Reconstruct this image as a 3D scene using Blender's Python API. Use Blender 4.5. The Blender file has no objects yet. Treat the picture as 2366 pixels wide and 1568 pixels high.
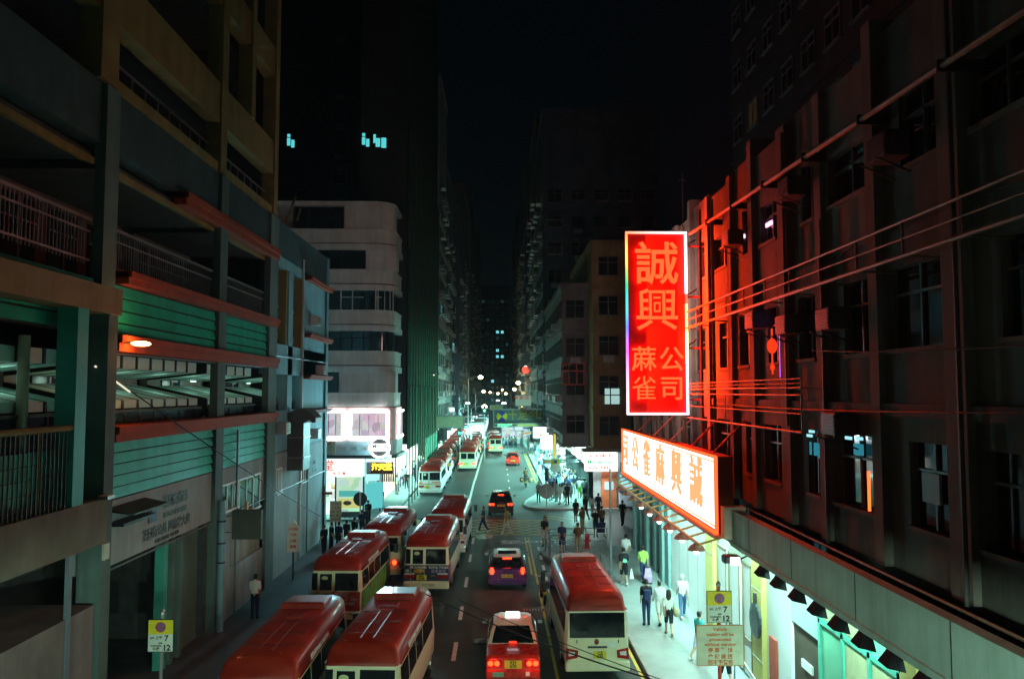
import bpy, math, random
from mathutils import Vector, Matrix

# ------------------------------------------------------------------ camera, sky, exposure
SC = bpy.context.scene
COL = SC.collection
F = 1860.0                      # focal length in units of a 2365 wide frame
TH = math.atan(121 / F)         # pitch up
YA = math.atan(32.5 / F)        # yaw to the right
H = 8.9                         # eye height: on a footbridge
cam = bpy.data.cameras.new('camera')
cam.sensor_width = 36
cam.lens = 36 * F / 2365
cam.clip_start = 0.1
cam.clip_end = 3000
camo = bpy.data.objects.new('camera', cam)
COL.objects.link(camo)
camo.location = (0, 0, H)
camo.rotation_euler = (math.pi / 2 + TH, 0, -YA)
SC.camera = camo

W = bpy.data.worlds.new('World')
SC.world = W
W.use_nodes = True
bg = W.node_tree.nodes['Background']
bg.inputs['Color'].default_value = (0.2, 0.55, 0.85, 1)     # city night sky, nearly black blue
bg.inputs['Strength'].default_value = 0.0019
SC.view_settings.view_transform = 'Standard'
SC.view_settings.look = 'None'
SC.view_settings.exposure = 0.15
SC.view_settings.gamma = 1
SC.cycles.use_denoising = True
SC.cycles.use_adaptive_sampling = True
SC.cycles.adaptive_threshold = 0.05
SC.cycles.max_bounces = 5
SC.cycles.volume_bounces = 0
SC.cycles.diffuse_bounces = 3
SC.cycles.glossy_bounces = 3
SC.cycles.transmission_bounces = 3
SC.cycles.sample_clamp_indirect = 3
SC.cycles.sample_clamp_direct = 12
SC.cycles.caustics_reflective = False
SC.cycles.caustics_refractive = False


def ray(px, py):
    a = (px - 1182.5) / F
    b = (784 - py) / F
    y = math.cos(TH) - b * math.sin(TH)
    z = math.sin(TH) + b * math.cos(TH)
    c, s = math.cos(YA), math.sin(YA)
    return Vector((a * c + y * s, -a * s + y * c, z))


def PX(px, py, X):
    d = ray(px, py); t = X / d.x
    return Vector((X, d.y * t, H + d.z * t))


def PY(px, py, Y):
    d = ray(px, py); t = Y / d.y
    return Vector((d.x * t, Y, H + d.z * t))


def PZ(px, py, Z=0.0):
    d = ray(px, py); t = (Z - H) / d.z
    return Vector((d.x * t, d.y * t, Z))


# ------------------------------------------------------------------ materials
MC = {}


def M(name, col, rough=0.6, metal=0.0, var=0.18, scale=2.5, bump=0.0, streak=0.0, coat=0.0, spec=None):
    """procedural surface: base colour broken up by noise, optional rain streaks and relief"""
    if name in MC:
        return MC[name]
    m = bpy.data.materials.new(name)
    m.use_nodes = True
    nt = m.node_tree; N = nt.nodes; L = nt.links
    b = N['Principled BSDF']
    b.inputs['Roughness'].default_value = rough
    b.inputs['Metallic'].default_value = metal
    if spec is None: spec = 0.12 if rough >= 0.7 else (0.25 if rough >= 0.5 else 0.5)
    b.inputs['Specular IOR Level'].default_value = spec
    if coat:
        b.inputs['Coat Weight'].default_value = coat
        b.inputs['Coat Roughness'].default_value = 0.06
    tc = N.new('ShaderNodeTexCoord')
    nz = N.new('ShaderNodeTexNoise')
    nz.inputs['Scale'].default_value = scale
    nz.inputs['Detail'].default_value = 6
    nz.inputs['Roughness'].default_value = 0.62
    L.new(tc.outputs['Object'], nz.inputs['Vector'])
    cr = N.new('ShaderNodeValToRGB')
    cr.color_ramp.elements[0].position = 0.3
    cr.color_ramp.elements[1].position = 0.72
    lo = tuple(c * (1 - var) for c in col); hi = tuple(min(1, c * (1 + var)) for c in col)
    cr.color_ramp.elements[0].color = (*lo, 1)
    cr.color_ramp.elements[1].color = (*hi, 1)
    L.new(nz.outputs['Fac'], cr.inputs['Fac'])
    out = cr.outputs['Color']
    if streak:
        mp = N.new('ShaderNodeMapping')
        mp.inputs['Scale'].default_value = (0.8, 0.8, 0.07)
        L.new(tc.outputs['Object'], mp.inputs['Vector'])
        n2 = N.new('ShaderNodeTexNoise')
        n2.inputs['Scale'].default_value = 1.7
        n2.inputs['Detail'].default_value = 9; n2.inputs['Roughness'].default_value = 0.72
        L.new(mp.outputs['Vector'], n2.inputs['Vector'])
        c2 = N.new('ShaderNodeValToRGB')
        c2.color_ramp.elements[0].position = 0.3
        c2.color_ramp.elements[1].position = 0.66
        k = 1 - streak * 0.75
        c2.color_ramp.elements[0].color = (k, k * 0.97, k * 0.9, 1)
        c2.color_ramp.elements[1].color = (1, 1, 1, 1)
        e3 = c2.color_ramp.elements.new(0.44); e3.color = (0.8, 0.79, 0.76, 1)
        L.new(n2.outputs['Fac'], c2.inputs['Fac'])
        mx = N.new('ShaderNodeMix'); mx.data_type = 'RGBA'; mx.blend_type = 'MULTIPLY'
        mx.inputs[0].default_value = 1
        L.new(out, mx.inputs[6]); L.new(c2.outputs['Color'], mx.inputs[7])
        out = mx.outputs[2]
    L.new(out, b.inputs['Base Color'])
    if rough > 0.15:
        mr = N.new('ShaderNodeMapRange')
        mr.inputs['To Min'].default_value = max(0.05, rough - 0.12)
        mr.inputs['To Max'].default_value = min(1, rough + 0.12)
        L.new(nz.outputs['Fac'], mr.inputs['Value'])
        L.new(mr.outputs['Result'], b.inputs['Roughness'])
    if bump:
        n3 = N.new('ShaderNodeTexNoise')
        n3.inputs['Scale'].default_value = 28
        n3.inputs['Detail'].default_value = 4
        L.new(tc.outputs['Object'], n3.inputs['Vector'])
        bp = N.new('ShaderNodeBump')
        bp.inputs['Strength'].default_value = bump
        bp.inputs['Distance'].default_value = 0.02
        L.new(n3.outputs['Fac'], bp.inputs['Height'])
        L.new(bp.outputs['Normal'], b.inputs['Normal'])
    MC[name] = m
    return m


def E(name, col, s):
    """a surface that gives off light (lamps, neon, lit signs and windows)"""
    if name in MC:
        return MC[name]
    m = bpy.data.materials.new(name)
    m.use_nodes = True
    nt = m.node_tree
    nt.nodes.remove(nt.nodes['Principled BSDF'])
    e = nt.nodes.new('ShaderNodeEmission')
    e.inputs['Color'].default_value = (*col, 1)
    e.inputs['Strength'].default_value = s
    nt.links.new(e.outputs[0], nt.nodes['Material Output'].inputs['Surface'])
    MC[name] = m
    return m


def E_room(name, col, s, scale=3.0):
    """lit room seen through a window or shopfront: uneven brightness of goods and lamps inside"""
    if name in MC:
        return MC[name]
    m = E(name, col, s)
    nt = m.node_tree; N = nt.nodes; L = nt.links
    e = [n for n in N if n.type == 'EMISSION'][0]
    tc = N.new('ShaderNodeTexCoord')
    vo = N.new('ShaderNodeTexVoronoi'); vo.inputs['Scale'].default_value = scale
    vo.distance = 'CHEBYCHEV'
    L.new(tc.outputs['Object'], vo.inputs['Vector'])
    hs = N.new('ShaderNodeHueSaturation')
    hs.inputs['Saturation'].default_value = 0.5
    L.new(vo.outputs['Color'], hs.inputs['Color'])
    mx = N.new('ShaderNodeMix'); mx.data_type = 'RGBA'; mx.blend_type = 'MULTIPLY'
    mx.inputs[0].default_value = 0.65
    mx.inputs[6].default_value = (*col, 1)
    L.new(hs.outputs['Color'], mx.inputs[7])
    L.new(mx.outputs[2], e.inputs['Color'])
    return m


# ------------------------------------------------------------------ mesh building
OFF = {}


class MB:
    def __init__(s):
        s.v = []; s.f = []; s.m = []

    def add(s, vs, fs, mi=0):
        n = len(s.v)
        s.v.extend([tuple(p) for p in vs])
        for f in fs:
            s.f.append([i + n for i in f]); s.m.append(mi)
        return s

    def box(s, x0, x1, y0, y1, z0, z1, mi=0):
        if x0 > x1: x0, x1 = x1, x0
        if y0 > y1: y0, y1 = y1, y0
        if z0 > z1: z0, z1 = z1, z0
        return s.add([(x0, y0, z0), (x1, y0, z0), (x1, y1, z0), (x0, y1, z0), (x0, y0, z1), (x1, y0, z1), (x1, y1, z1), (x0, y1, z1)],
                     [(0, 3, 2, 1), (4, 5, 6, 7), (0, 1, 5, 4), (1, 2, 6, 5), (2, 3, 7, 6), (3, 0, 4, 7)], mi)

    def hexa(s, p, mi=0):
        """8 corners: bottom 4 counter-clockwise, top 4"""
        return s.add(p, [(0, 3, 2, 1), (4, 5, 6, 7), (0, 1, 5, 4), (1, 2, 6, 5), (2, 3, 7, 6), (3, 0, 4, 7)], mi)

    def cbox(s, x0, x1, y0, y1, z0, z1, c=0.02, mi=0):
        """box with chamfered vertical and top edges"""
        r = [(x0 + c, y0), (x1 - c, y0), (x1, y0 + c), (x1, y1 - c), (x1 - c, y1), (x0 + c, y1), (x0, y1 - c), (x0, y0 + c)]
        cx, cy = (x0 + x1) / 2, (y0 + y1) / 2
        def sc(q, d):
            return (q[0] - d * (1 if q[0] > cx else -1), q[1] - d * (1 if q[1] > cy else -1))
        rings = [[(*q, z0) for q in r], [(*q, z1 - c) for q in r], [(*sc(q, c), z1) for q in r]]
        return s.loft(rings, mi=mi)

    def prism(s, pts, a0, a1, axis='y', mi=0):
        """extrude a 2D outline along an axis"""
        def mk(q, a):
            return {'x': (a, q[0], q[1]), 'y': (q[0], a, q[1]), 'z': (q[0], q[1], a)}[axis]
        n = len(pts)
        vs = [mk(q, a0) for q in pts] + [mk(q, a1) for q in pts]
        fs = [tuple(range(n))[::-1], tuple(range(n, 2 * n))] + [(i, (i + 1) % n, n + (i + 1) % n, n + i) for i in range(n)]
        return s.add(vs, fs, mi)

    def loft(s, rings, mi=0, caps=True, closed=True):
        n = len(rings[0]); vs = [p for r in rings for p in r]; fs = []
        for k in range(len(rings) - 1):
            for i in range(n if closed else n - 1):
                j = (i + 1) % n
                fs.append((k * n + i, k * n + j, (k + 1) * n + j, (k + 1) * n + i))
        if caps:
            fs.append(tuple(range(n))[::-1])
            fs.append(tuple((len(rings) - 1) * n + i for i in range(n)))
        return s.add(vs, fs, mi)

    def tube(s, pts, r, n=6, mi=0):
        pts = [Vector(p) for p in pts]
        rs = r if isinstance(r, (list, tuple)) else [r] * len(pts)
        rings = []
        for i, p in enumerate(pts):
            d = (pts[min(i + 1, len(pts) - 1)] - pts[max(i - 1, 0)]).normalized()
            up = Vector((0, 0, 1)) if abs(d.z) < 0.9 else Vector((1, 0, 0))
            a = d.cross(up).normalized(); b = a.cross(d)
            rings.append([p + (a * math.cos(t) + b * math.sin(t)) * rs[i] for t in [2 * math.pi * k / n for k in range(n)]])
        return s.loft(rings, mi=mi)

    def lathe(s, c, prof, n=12, axis='z', mi=0):
        c = Vector(c); rings = []
        for r, h in prof:
            ring = []
            for k in range(n):
                t = 2 * math.pi * k / n
                q = {'z': (r * math.cos(t), r * math.sin(t), h), 'y': (r * math.cos(t), h, r * math.sin(t)), 'x': (h, r * math.cos(t), r * math.sin(t))}[axis]
                ring.append(c + Vector(q))
            rings.append(ring)
        return s.loft(rings, mi=mi)

    def ball(s, c, rx, ry=None, rz=None, n=10, m=6, mi=0):
        ry = ry or rx; rz = rz or rx
        c = Vector(c); rings = []
        for j in range(m + 1):
            p = -math.pi / 2 + math.pi * (j + 0.02) / (m + 0.04)
            rings.append([c + Vector((rx * math.cos(p) * math.cos(2 * math.pi * k / n), ry * math.cos(p) * math.sin(2 * math.pi * k / n), rz * math.sin(p))) for k in range(n)])
        return s.loft(rings, mi=mi)

    def mesh(s, name, mats, off=None, smooth=False):
        me = bpy.data.meshes.new(name)
        v = s.v
        if off is not None:
            v = [(p[0] - off[0], p[1] - off[1], p[2] - off[2]) for p in v]
        me.from_pydata(v, [], s.f)
        for m in (mats if isinstance(mats, (list, tuple)) else [mats]):
            me.materials.append(m)
        if max(s.m or [0]) > 0:
            me.polygons.foreach_set('material_index', s.m)
        if smooth:
            me.polygons.foreach_set('use_smooth', [True] * len(s.f))
        me.update()
        import bmesh
        bm = bmesh.new(); bm.from_mesh(me)
        bmesh.ops.recalc_face_normals(bm, faces=bm.faces)
        bm.to_mesh(me); bm.free()
        if smooth:
            me.set_sharp_from_angle(angle=math.radians(38))
        return me

    def obj(s, name, mats, parent=None, smooth=False, **tags):
        """one object; its vertices are given in the space of the root thing (world for static things)"""
        off = OFF.get(parent.name) if parent is not None else None
        o = bpy.data.objects.new(name, s.mesh(name, mats, off, smooth))
        COL.objects.link(o)
        if parent is not None:
            o.parent = parent
            if off is not None:
                OFF[o.name] = off
        tag(o, **tags)
        return o


def tag(o, label=None, cat=None, group=None, kind=None):
    if label: o['label'] = label
    if cat: o['category'] = cat
    if group: o['group'] = group
    if kind: o['kind'] = kind
    return o


def thing(name, label, cat, loc=(0, 0, 0), rz=0.0, group=None, world=False):
    """an Empty at the thing's base; world=True: its parts are given in world coordinates"""
    o = bpy.data.objects.new(name, None)
    o.empty_display_size = 0.2
    COL.objects.link(o)
    o.location = loc
    o.rotation_euler = (0, 0, rz)
    if world:
        OFF[o.name] = tuple(loc)
    return tag(o, label, cat, group)


def inst(name, me, parent, loc=(0, 0, 0), rot=None, **tags):
    """a piece that shares its mesh"""
    o = bpy.data.objects.new(name, me)
    COL.objects.link(o)
    off = OFF.get(parent.name) if parent is not None else None
    if parent is not None:
        o.parent = parent
    o.location = Vector(loc) - Vector(off) if off is not None else loc
    if off is not None:
        OFF[o.name] = tuple(loc)
    if rot is not None:
        o.rotation_euler = rot
    return tag(o, **tags)


KIDS = {}


def copy_tree(o, parent=None, kids=None):
    c = o.copy(); COL.objects.link(c); c.parent = parent
    for ch in o.children:
        copy_tree(ch, c)
    return c


TC = {}


def text_me(s, size, mat, bold=0.0, ext=0.004, align='CENTER'):
    k = (s, size, mat.name, bold, ext, align)
    if k in TC:
        return TC[k]
    cu = bpy.data.curves.new('lettering', 'FONT')
    cu.body = s; cu.size = size; cu.offset = bold; cu.extrude = ext; cu.resolution_u = 2
    cu.align_x = align; cu.align_y = 'CENTER'
    o = bpy.data.objects.new('lettering', cu)
    me = bpy.data.meshes.new_from_object(o)
    me.materials.clear(); me.materials.append(mat)
    bpy.data.objects.remove(o); bpy.data.curves.remove(cu)
    TC[k] = me
    return me


RX = math.pi / 2
FACE = {'-y': (RX, 0, 0), '+y': (RX, 0, math.pi), '+x': (RX, 0, RX), '-x': (RX, 0, -RX), 'up': (0, 0, 0)}


def text(s, size, mat, parent, loc, face='-y', bold=0.0, ext=0.004, name='lettering', align='CENTER'):
    return inst(name, text_me(s, size, mat, bold, ext, align), parent, loc, FACE[face] if isinstance(face, str) else face)


def area(name, loc, size, power, col, rot=(0, 0, 0), parent=None, sy=None):
    d = bpy.data.lights.new(name, 'AREA')
    d.energy = power; d.color = col; d.size = size
    if sy:
        d.shape = 'RECTANGLE'; d.size_y = sy
    o = bpy.data.objects.new(name, d); COL.objects.link(o)
    off = OFF.get(parent.name) if parent is not None else None
    o.location = Vector(loc) - Vector(off) if off is not None else loc
    o.rotation_euler = rot
    if parent is not None: o.parent = parent
    return o


def point(name, loc, power, col, r=0.1, parent=None):
    d = bpy.data.lights.new(name, 'POINT')
    d.energy = power; d.color = col; d.shadow_soft_size = r
    o = bpy.data.objects.new(name, d); COL.objects.link(o)
    off = OFF.get(parent.name) if parent is not None else None
    o.location = Vector(loc) - Vector(off) if off is not None else loc
    if parent is not None: o.parent = parent
    return o


R = random.Random(7)
CY = (0.33, 1.0, 0.86)     # cool fluorescent light as the film sees it
asphalt = M('asphalt', (0.044, 0.056, 0.055), 0.6, var=0.55, scale=0.45, bump=0.35, streak=0.35)
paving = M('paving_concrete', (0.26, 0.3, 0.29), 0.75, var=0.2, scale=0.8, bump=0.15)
kerbm = M('kerb_concrete', (0.3, 0.3, 0.29), 0.8, var=0.25, scale=3)
whiteline = M('white_road_paint', (0.72, 0.72, 0.7), 0.6, var=0.3, scale=6)
yellowline = M('yellow_road_paint', (0.55, 0.42, 0.06), 0.6, var=0.35, scale=6)
concrete = M('concrete', (0.33, 0.33, 0.32), 0.8, var=0.2, streak=0.35)
darkmetal = M('dark_metal', (0.03, 0.03, 0.032), 0.5, metal=0.3)
greymetal = M('grey_metal', (0.3, 0.31, 0.32), 0.42, metal=0.7)
galv = M('galvanised_steel', (0.4, 0.42, 0.43), 0.4, metal=0.85)
blackp = M('black_plastic', (0.015, 0.015, 0.016), 0.45)
glassd = M('dark_glass', (0.012, 0.016, 0.02), 0.06, var=0.5, spec=0.8)
white = M('white_paint', (0.75, 0.76, 0.75), 0.5, var=0.06)
# ------------------------------------------------------------------ the ground
MB().add([(-700, -60, 0), (700, -60, 0), (700, 1500, 0), (-700, 1500, 0)], [(0, 1, 2, 3)]).obj('road', asphalt, kind='structure')


def pavement(name, outline, kerb_edges, mat=None):
    o = MB().prism(outline, -0.05, 0.13, 'z').obj(name, mat or paving, kind='structure')
    stone = MB().cbox(-0.075, 0.075, 0.006, 0.994, -0.04, 0.145, 0.015).mesh('kerb_stone', kerbm)
    for (ax, ay, bx, by) in kerb_edges:
        d = Vector((bx - ax, by - ay, 0)); n = max(1, int(d.length)); u = d / n
        rz = math.atan2(-u.x, u.y)
        for k in range(n):
            p = Vector((ax, ay, 0)) + u * k
            k_ = inst('kerb_stone', stone, o, p, (0, 0, rz))
            k_.scale = (1, u.length, 1)
    return o


pavement('pavement_left', [(-40, -12), (-7.3, -12), (-7.3, 47.2), (-8.2, 49.2), (-40, 49.2)], [(-7.3, 14, -7.3, 47), (-7.3, 47, -8.2, 49.2)], M('dark_paving', (.085, .09, .095), .8, var=.3, scale=.8))  # shade over the left pavement is put into a darker paving colour
pavement('pavement_left_far', [(-40, 56.5), (-8.6, 56.5), (-7.6, 57.6), (-7.4, 140), (-40, 140)], [(-8.6, 56.5, -7.6, 57.6), (-7.6, 57.6, -7.45, 110)])
pavement('pavement_right', [(4.75, -12), (40, -12), (40, 46.6), (3.4, 46.6), (2.6, 46.0), (2.4, 44.9), (2.6, 43.8), (4.75, 38.5)],
         [(4.75, 14, 4.75, 38.5), (4.75, 38.5, 2.6, 43.8), (2.6, 43.8, 2.4, 44.9), (2.4, 44.9, 2.6, 46), (2.6, 46, 3.4, 46.6), (3.4, 46.6, 12, 46.6)])
pavement('pavement_right_far', [(40, 61.4), (40, 140), (4.4, 140), (4.35, 78), (3.6, 71), (2.3, 66), (2.05, 63.6), (2.5, 62.1), (3.4, 61.4)],
         [(3.4, 61.4, 2.5, 62.1), (2.5, 62.1, 2.05, 63.6), (2.05, 63.6, 2.3, 66), (2.3, 66, 3.6, 71), (3.6, 71, 4.35, 78), (4.35, 78, 4.4, 118), (3.4, 61.4, 10, 61.4)])

# painted markings: a sheet each, 4 mm above the road
def marking(name, rects, mat, z=0.005):
    mb = MB()
    for q in rects:
        mb.add([(*p, z) for p in q], [(0, 1, 2, 3)])
    return mb.obj(name, mat, kind='structure')


def rect(x0, x1, y0, y1):
    return [(x0, y0), (x1, y0), (x1, y1), (x0, y1)]


marking('lane_line', [rect(-2.44, -2.24, 58.5, 82), [(-2.42, 82), (-2.2, 82), (-2.05, 122), (-2.25, 122)]], whiteline)
for y in (17.5, 22.2, 27.4, 32.2, 37.5, 43, 48):
    marking('lane_dash', [rect(-1.55, -1.4, y, y + 2.0)], whiteline)
for y in (63, 69, 75, 81, 87, 93, 101, 109):
    marking('lane_dash', [rect(1.02, 1.14, y, y + 1.2)], whiteline)
marking('double_yellow_line', [rect(1.82, 1.92, 24, 36.5), rect(1.82, 1.92, 38, 50), rect(1.62, 1.72, 40, 50)], yellowline)
for y in (36, 38.5, 41, 43.5, 46):
    marking('bay_dash', [rect(2.26, 2.4, y, y + 1.1)], whiteline)
marking('kerb_yellow_line', [rect(3.95, 4.05, 78, 118), rect(3.72, 3.82, 78, 118)], yellowline)
marking('kerb_yellow_line', [rect(4.48, 4.58, 14, 38)], yellowline)
marking('side_yellow_line', [rect(-5.6, -5.3, 49, 57), rect(-5.0, -4.7, 49, 57)], yellowline)
bars = []
for k in range(-2, 8):          # yellow box of crossed lines in the junction
    x = -2.2 + k * 1.1
    a, b = max(x, -2.2), min(x + 5.5, 3.4)
    bars.append([(a, 51 + (a - x)), (a + .14, 51 + (a - x)), (b + .14, 51 + (b - x)), (b, 51 + (b - x))])
    bars.append([(a, 56.6 - (a - x)), (b, 56.6 - (b - x)), (b + .14, 56.6 - (b - x)), (a + .14, 56.6 - (a - x))])
marking('yellow_box_junction', [q for q in bars if abs(q[2][0] - q[0][0]) > .5] + [rect(-2.2, 3.4, 50.85, 51), rect(-2.2, 3.4, 56.6, 56.75)], yellowline, 0.009)
lk = text('LOOK', 1.0, whiteline, None, (2.55, 48.6, 0.0095), 'up', 0.02, 0.0005, 'road_lettering')
tag(lk, kind='structure')
lk2 = text('望', 1.3, whiteline, None, (0.75, 48.4, 0.0095), 'up', 0.02, 0.0005, 'road_lettering')
tag(lk2, kind='structure')
marking('tarmac_patch', [rect(0.9, 4.3, 26.5, 35.5)], M('new_tarmac', (0.085, 0.085, 0.08), 0.7, var=.3, scale=1.2), 0.003)
marking('tarmac_patch', [rect(-1.3, 0.6, 31, 41)], M('worn_tarmac', (0.07, 0.068, 0.062), 0.7, var=.3, scale=1.2), 0.003)
for k, (x, y, r, s) in enumerate(((-5.8, 28.6, .7, 1), (-3.4, 34.6, .5, 2), (3.2, 36.2, .8, 3), (.4, 31, .5, 4), (-.9, 50.2, .7, 5), (-4.2, 63.5, .9, 6), (.6, 72, .8, 7))):
    rr = random.Random(s)
    pts = [(x + r * rr.uniform(.5, 1) * math.cos(t), y + 1.6 * r * rr.uniform(.5, 1) * math.sin(t)) for t in [2 * math.pi * j / 14 for j in range(14)]]
    MB().add([(a, b, .006) for a, b in pts], [tuple(range(14))]).obj('oil_stain', M('oil_stain', (.02, .02, .02), .35), kind='structure')
marking('tarmac_patch', [rect(-2.1, .9, 62.5, 71)], M('worn_tarmac', (0.07, 0.068, 0.062), 0.7, var=.3, scale=1.2), 0.003)
marking('tarmac_patch', [rect(-6.9, -4.6, 58, 66)], M('new_tarmac', (0.085, 0.085, 0.08), 0.7), 0.003)
m = MB().box(1.0, 1.9, 33.4, 33.8, -0.03, 0.012).obj('drain_cover', darkmetal)
for k in range(7):
    MB().box(1.06 + k * .12, 1.1 + k * .12, 33.44, 33.76, 0.012, 0.02).obj('bar', galv, m)
tag(m, 'dark iron drain grating in the tarmac beside the parked right minibus', 'drain cover')

for k, (x, y, r) in enumerate(((-0.6, 29.5, .32), (0.2, 42.5, .32), (-1.9, 53.5, .35), (0.9, 66, .35), (-0.4, 46, .3), (3.3, 52, .32))):
    mh = MB().lathe((x, y, 0), [(r, -.02), (r, .012), (r * .92, .014)], 20).obj('manhole_cover', darkmetal)
    for j in range(5):
        MB().box(x - r * .7, x + r * .7, y - r * .6 + j * r * .3 - .012, y - r * .6 + j * r * .3 + .012, .014, .02).obj('tread', galv, mh)
    tag(mh, 'round iron manhole cover ' + ['in the lane left of the taxi', 'under the indigo hatchback', 'left of the yellow box junction', 'in the lane past the black car', 'just ahead of the indigo hatchback', 'near the right corner of the side street'][k], 'manhole cover', 'manhole covers in the road')

# the footbridge the photographer stands on: deck, edge girder, unseen lamps added below for frontal light
fb = thing('footbridge', 'concrete footbridge the view is taken from, lamps under its deck', 'footbridge', (0, -1, 0), world=True)
MB().box(-14, 14, -3.4, .75, 6.95, 7.25).obj('deck', concrete, fb)
MB().box(-14, 14, .5, .75, 6.215, 6.95).obj('edge_girder', concrete, fb)  # underside lowered to keep the added lamps off the upper right facade
MB().box(-14, 14, -3.4, -3.15, 6.36, 6.95).obj('edge_girder', concrete, fb)
MB().box(-14, 14, .55, .65, 7.25, 8.2).obj('parapet', concrete, fb)
MB().box(-14, 14, -3.3, -3.2, 7.25, 8.2).obj('parapet', concrete, fb)
for x in (-8.6, 6.2):
    MB().box(x - .4, x + .4, -1.8, -1.0, .13, 6.95).obj('pier', concrete, fb)
for x in (-5, -1.7, 1.7, 5):
    MB().box(x - .5, x + .5, -1.5, -1.3, 6.75, 6.92).obj('lamp_housing', white, fb)
    MB().box(x - .46, x + .46, -1.47, -1.33, 6.7, 6.75).obj('lamp_tube', E('bridge_lamp', (1, .95, .75), 12), fb)
    point('bridge_lamp_light', (x, -1.4, 6.3), {-5: 750, -1.7: 1600, 1.7: 3400, 5: 3400}[x], (.64, 1, .76), .08, fb)

# ------------------------------------------------------------------ left: market building
LX = -10.5
lw = M('pale_render_left', (0.11, 0.2, 0.225), 0.8, var=0.25, scale=1.1, streak=0.5)
lcol = M('column_render', (0.115, 0.165, 0.16), 0.8, var=0.15, scale=1.3, streak=0.3)
ochre = M('ochre_render', (0.24, 0.18, 0.07), 0.8, var=0.18, scale=1.3, streak=0.3)
redband = M('red_painted_band', (0.32, 0.045, 0.014), 0.8, var=0.18, scale=1.5, streak=0.25)
teal = M('teal_louvre', (0.02, 0.48, 0.34), 0.5, var=0.16, scale=1.4, streak=0.3)
cream_in = M('interior_panel', (0.5, 0.74, 0.68), 0.7, var=0.1)
darkwall = M('dark_wall', (0.06, 0.06, 0.06), 0.85, var=0.3)
bluewin = M('blue_window_glass', (0.02, 0.035, 0.06), 0.12, var=0.4)
mk = thing('market_building', 'grey market building with red bands and green louvres lining the left side', 'building', (LX, 30, 0), world=True)
# walls
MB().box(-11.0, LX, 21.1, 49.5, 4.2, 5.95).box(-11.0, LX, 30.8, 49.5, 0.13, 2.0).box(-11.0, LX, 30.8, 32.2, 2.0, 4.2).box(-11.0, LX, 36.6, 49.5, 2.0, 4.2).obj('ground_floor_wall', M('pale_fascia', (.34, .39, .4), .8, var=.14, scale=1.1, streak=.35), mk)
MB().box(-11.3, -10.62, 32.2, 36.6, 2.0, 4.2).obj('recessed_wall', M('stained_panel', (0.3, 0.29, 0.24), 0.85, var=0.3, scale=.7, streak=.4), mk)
MB().box(-11.0, LX, 13.0, 44, 15.45, 17.1).box(-11.0, LX, 44, 49.5, 15.0, 17.1).obj('upper_wall', M('sooty_render', (.05, .085, .095), .85, var=.3, scale=.9, streak=.5), mk)  # colour darkened in place of the weak light on the upper wall
MB().box(-11.2, LX - .02, 37.9, 49.5, 5.95, 8.0).box(-11.2, LX - .02, 37.9, 49.5, 9.75, 11.2).box(-11.2, LX - .02, 43.6, 49.5, 8.0, 15.0).box(-11.2, LX - .02, 37.9, 43.6, 14.95, 15.45)\
    .box(-11.2, LX - .02, 40.5, 41.4, 8.0, 15.0).box(-11.2, LX - .02, 37.9, 38.4, 11.2, 15.0).obj('stair_tower_wall', M('pale_blue_render', (.2, .4, .48), .75, var=.12, scale=1.1, streak=.3), mk)  # pale blue render, with the cyan light falling here put into the colour
MB().box(-24, -11.2, 49.0, 49.5, 0.1, 17.1).obj('end_wall', lw, mk)
MB().box(-24, -23.7, 0, 49.5, 0.1, 17.1).obj('back_wall', darkwall, mk)
MB().box(-24, -11, 13, 49.0, 16.9, 17.15).box(-24, -11.0, 13, 49.0, 11.5, 11.85).box(-24, -11.0, 13, 49.0, 7.2, 7.5).obj('floor_slabs', concrete, mk)
for (a, b) in ((21.1, 21.85), (30.0, 30.8), (36.6, 37.9)):
    MB().box(-10.64, -10.36, a, b, 0.13, 17.06).obj('column', lcol, mk)
MB().box(-11.0, -10.42, 49.0, 49.6, 0.13, 17.06).obj('column', lw, mk)
# red bands
for (a, b, z, d) in ((21.85, 37.6, 7.55, .4), (21.85, 37.6, 10.0, .42), (22.3, 37.6, 11.88, .34), (26.2, 37.5, 15.02, .42), (44.0, 49.7, 15.0, .2), (43.9, 49.7, 11.85, .22), (43.9, 49.7, 9.6, .22), (43.9, 49.8, 7.7, .18)):
    mb = MB().box(-10.9, -10.2, a, b, z, z + d)
    mb.box(-10.9, -10.12, a, b, z + d * .55, z + d + .02)
    mb.obj('red_band', redband, mk)
# louvre slats, each one its own
def louvres(a, b, z0, z1, n):
    dz = (z1 - z0) / n
    mb = MB()
    mb.hexa([(-10.54, 0, .03), (-10.46, 0, .03), (-10.46, b - a, .03), (-10.54, b - a, .03), (-10.6, 0, dz * .95), (-10.53, 0, dz * .95), (-10.53, b - a, dz * .95), (-10.6, b - a, dz * .95)])
    me = mb.mesh('louvre_slat', teal if z0 > 9 else M('pale_teal_louvre', (.06, .6, .46), .55, var=.16, scale=1.4, streak=.3))  # lower slats get a lighter copy: street light put into the colour
    for k in range(n):
        inst('louvre_slat', me, mk, (0, a, z0 + k * dz))
    MB().box(-11.0, -10.62, a, b, z0, z1).obj('louvre_backing', darkwall, mk)


for (a, b) in ((21.9, 29.97), (30.83, 36.57)):
    louvres(a, b, 5.97, 7.54, 5)
    louvres(a, b, 10.44, 11.86, 4)
louvres(13.2, 21.0, 10.44, 11.86, 4)
louvres(13.2, 21.0, 5.97, 7.54, 5)
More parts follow.
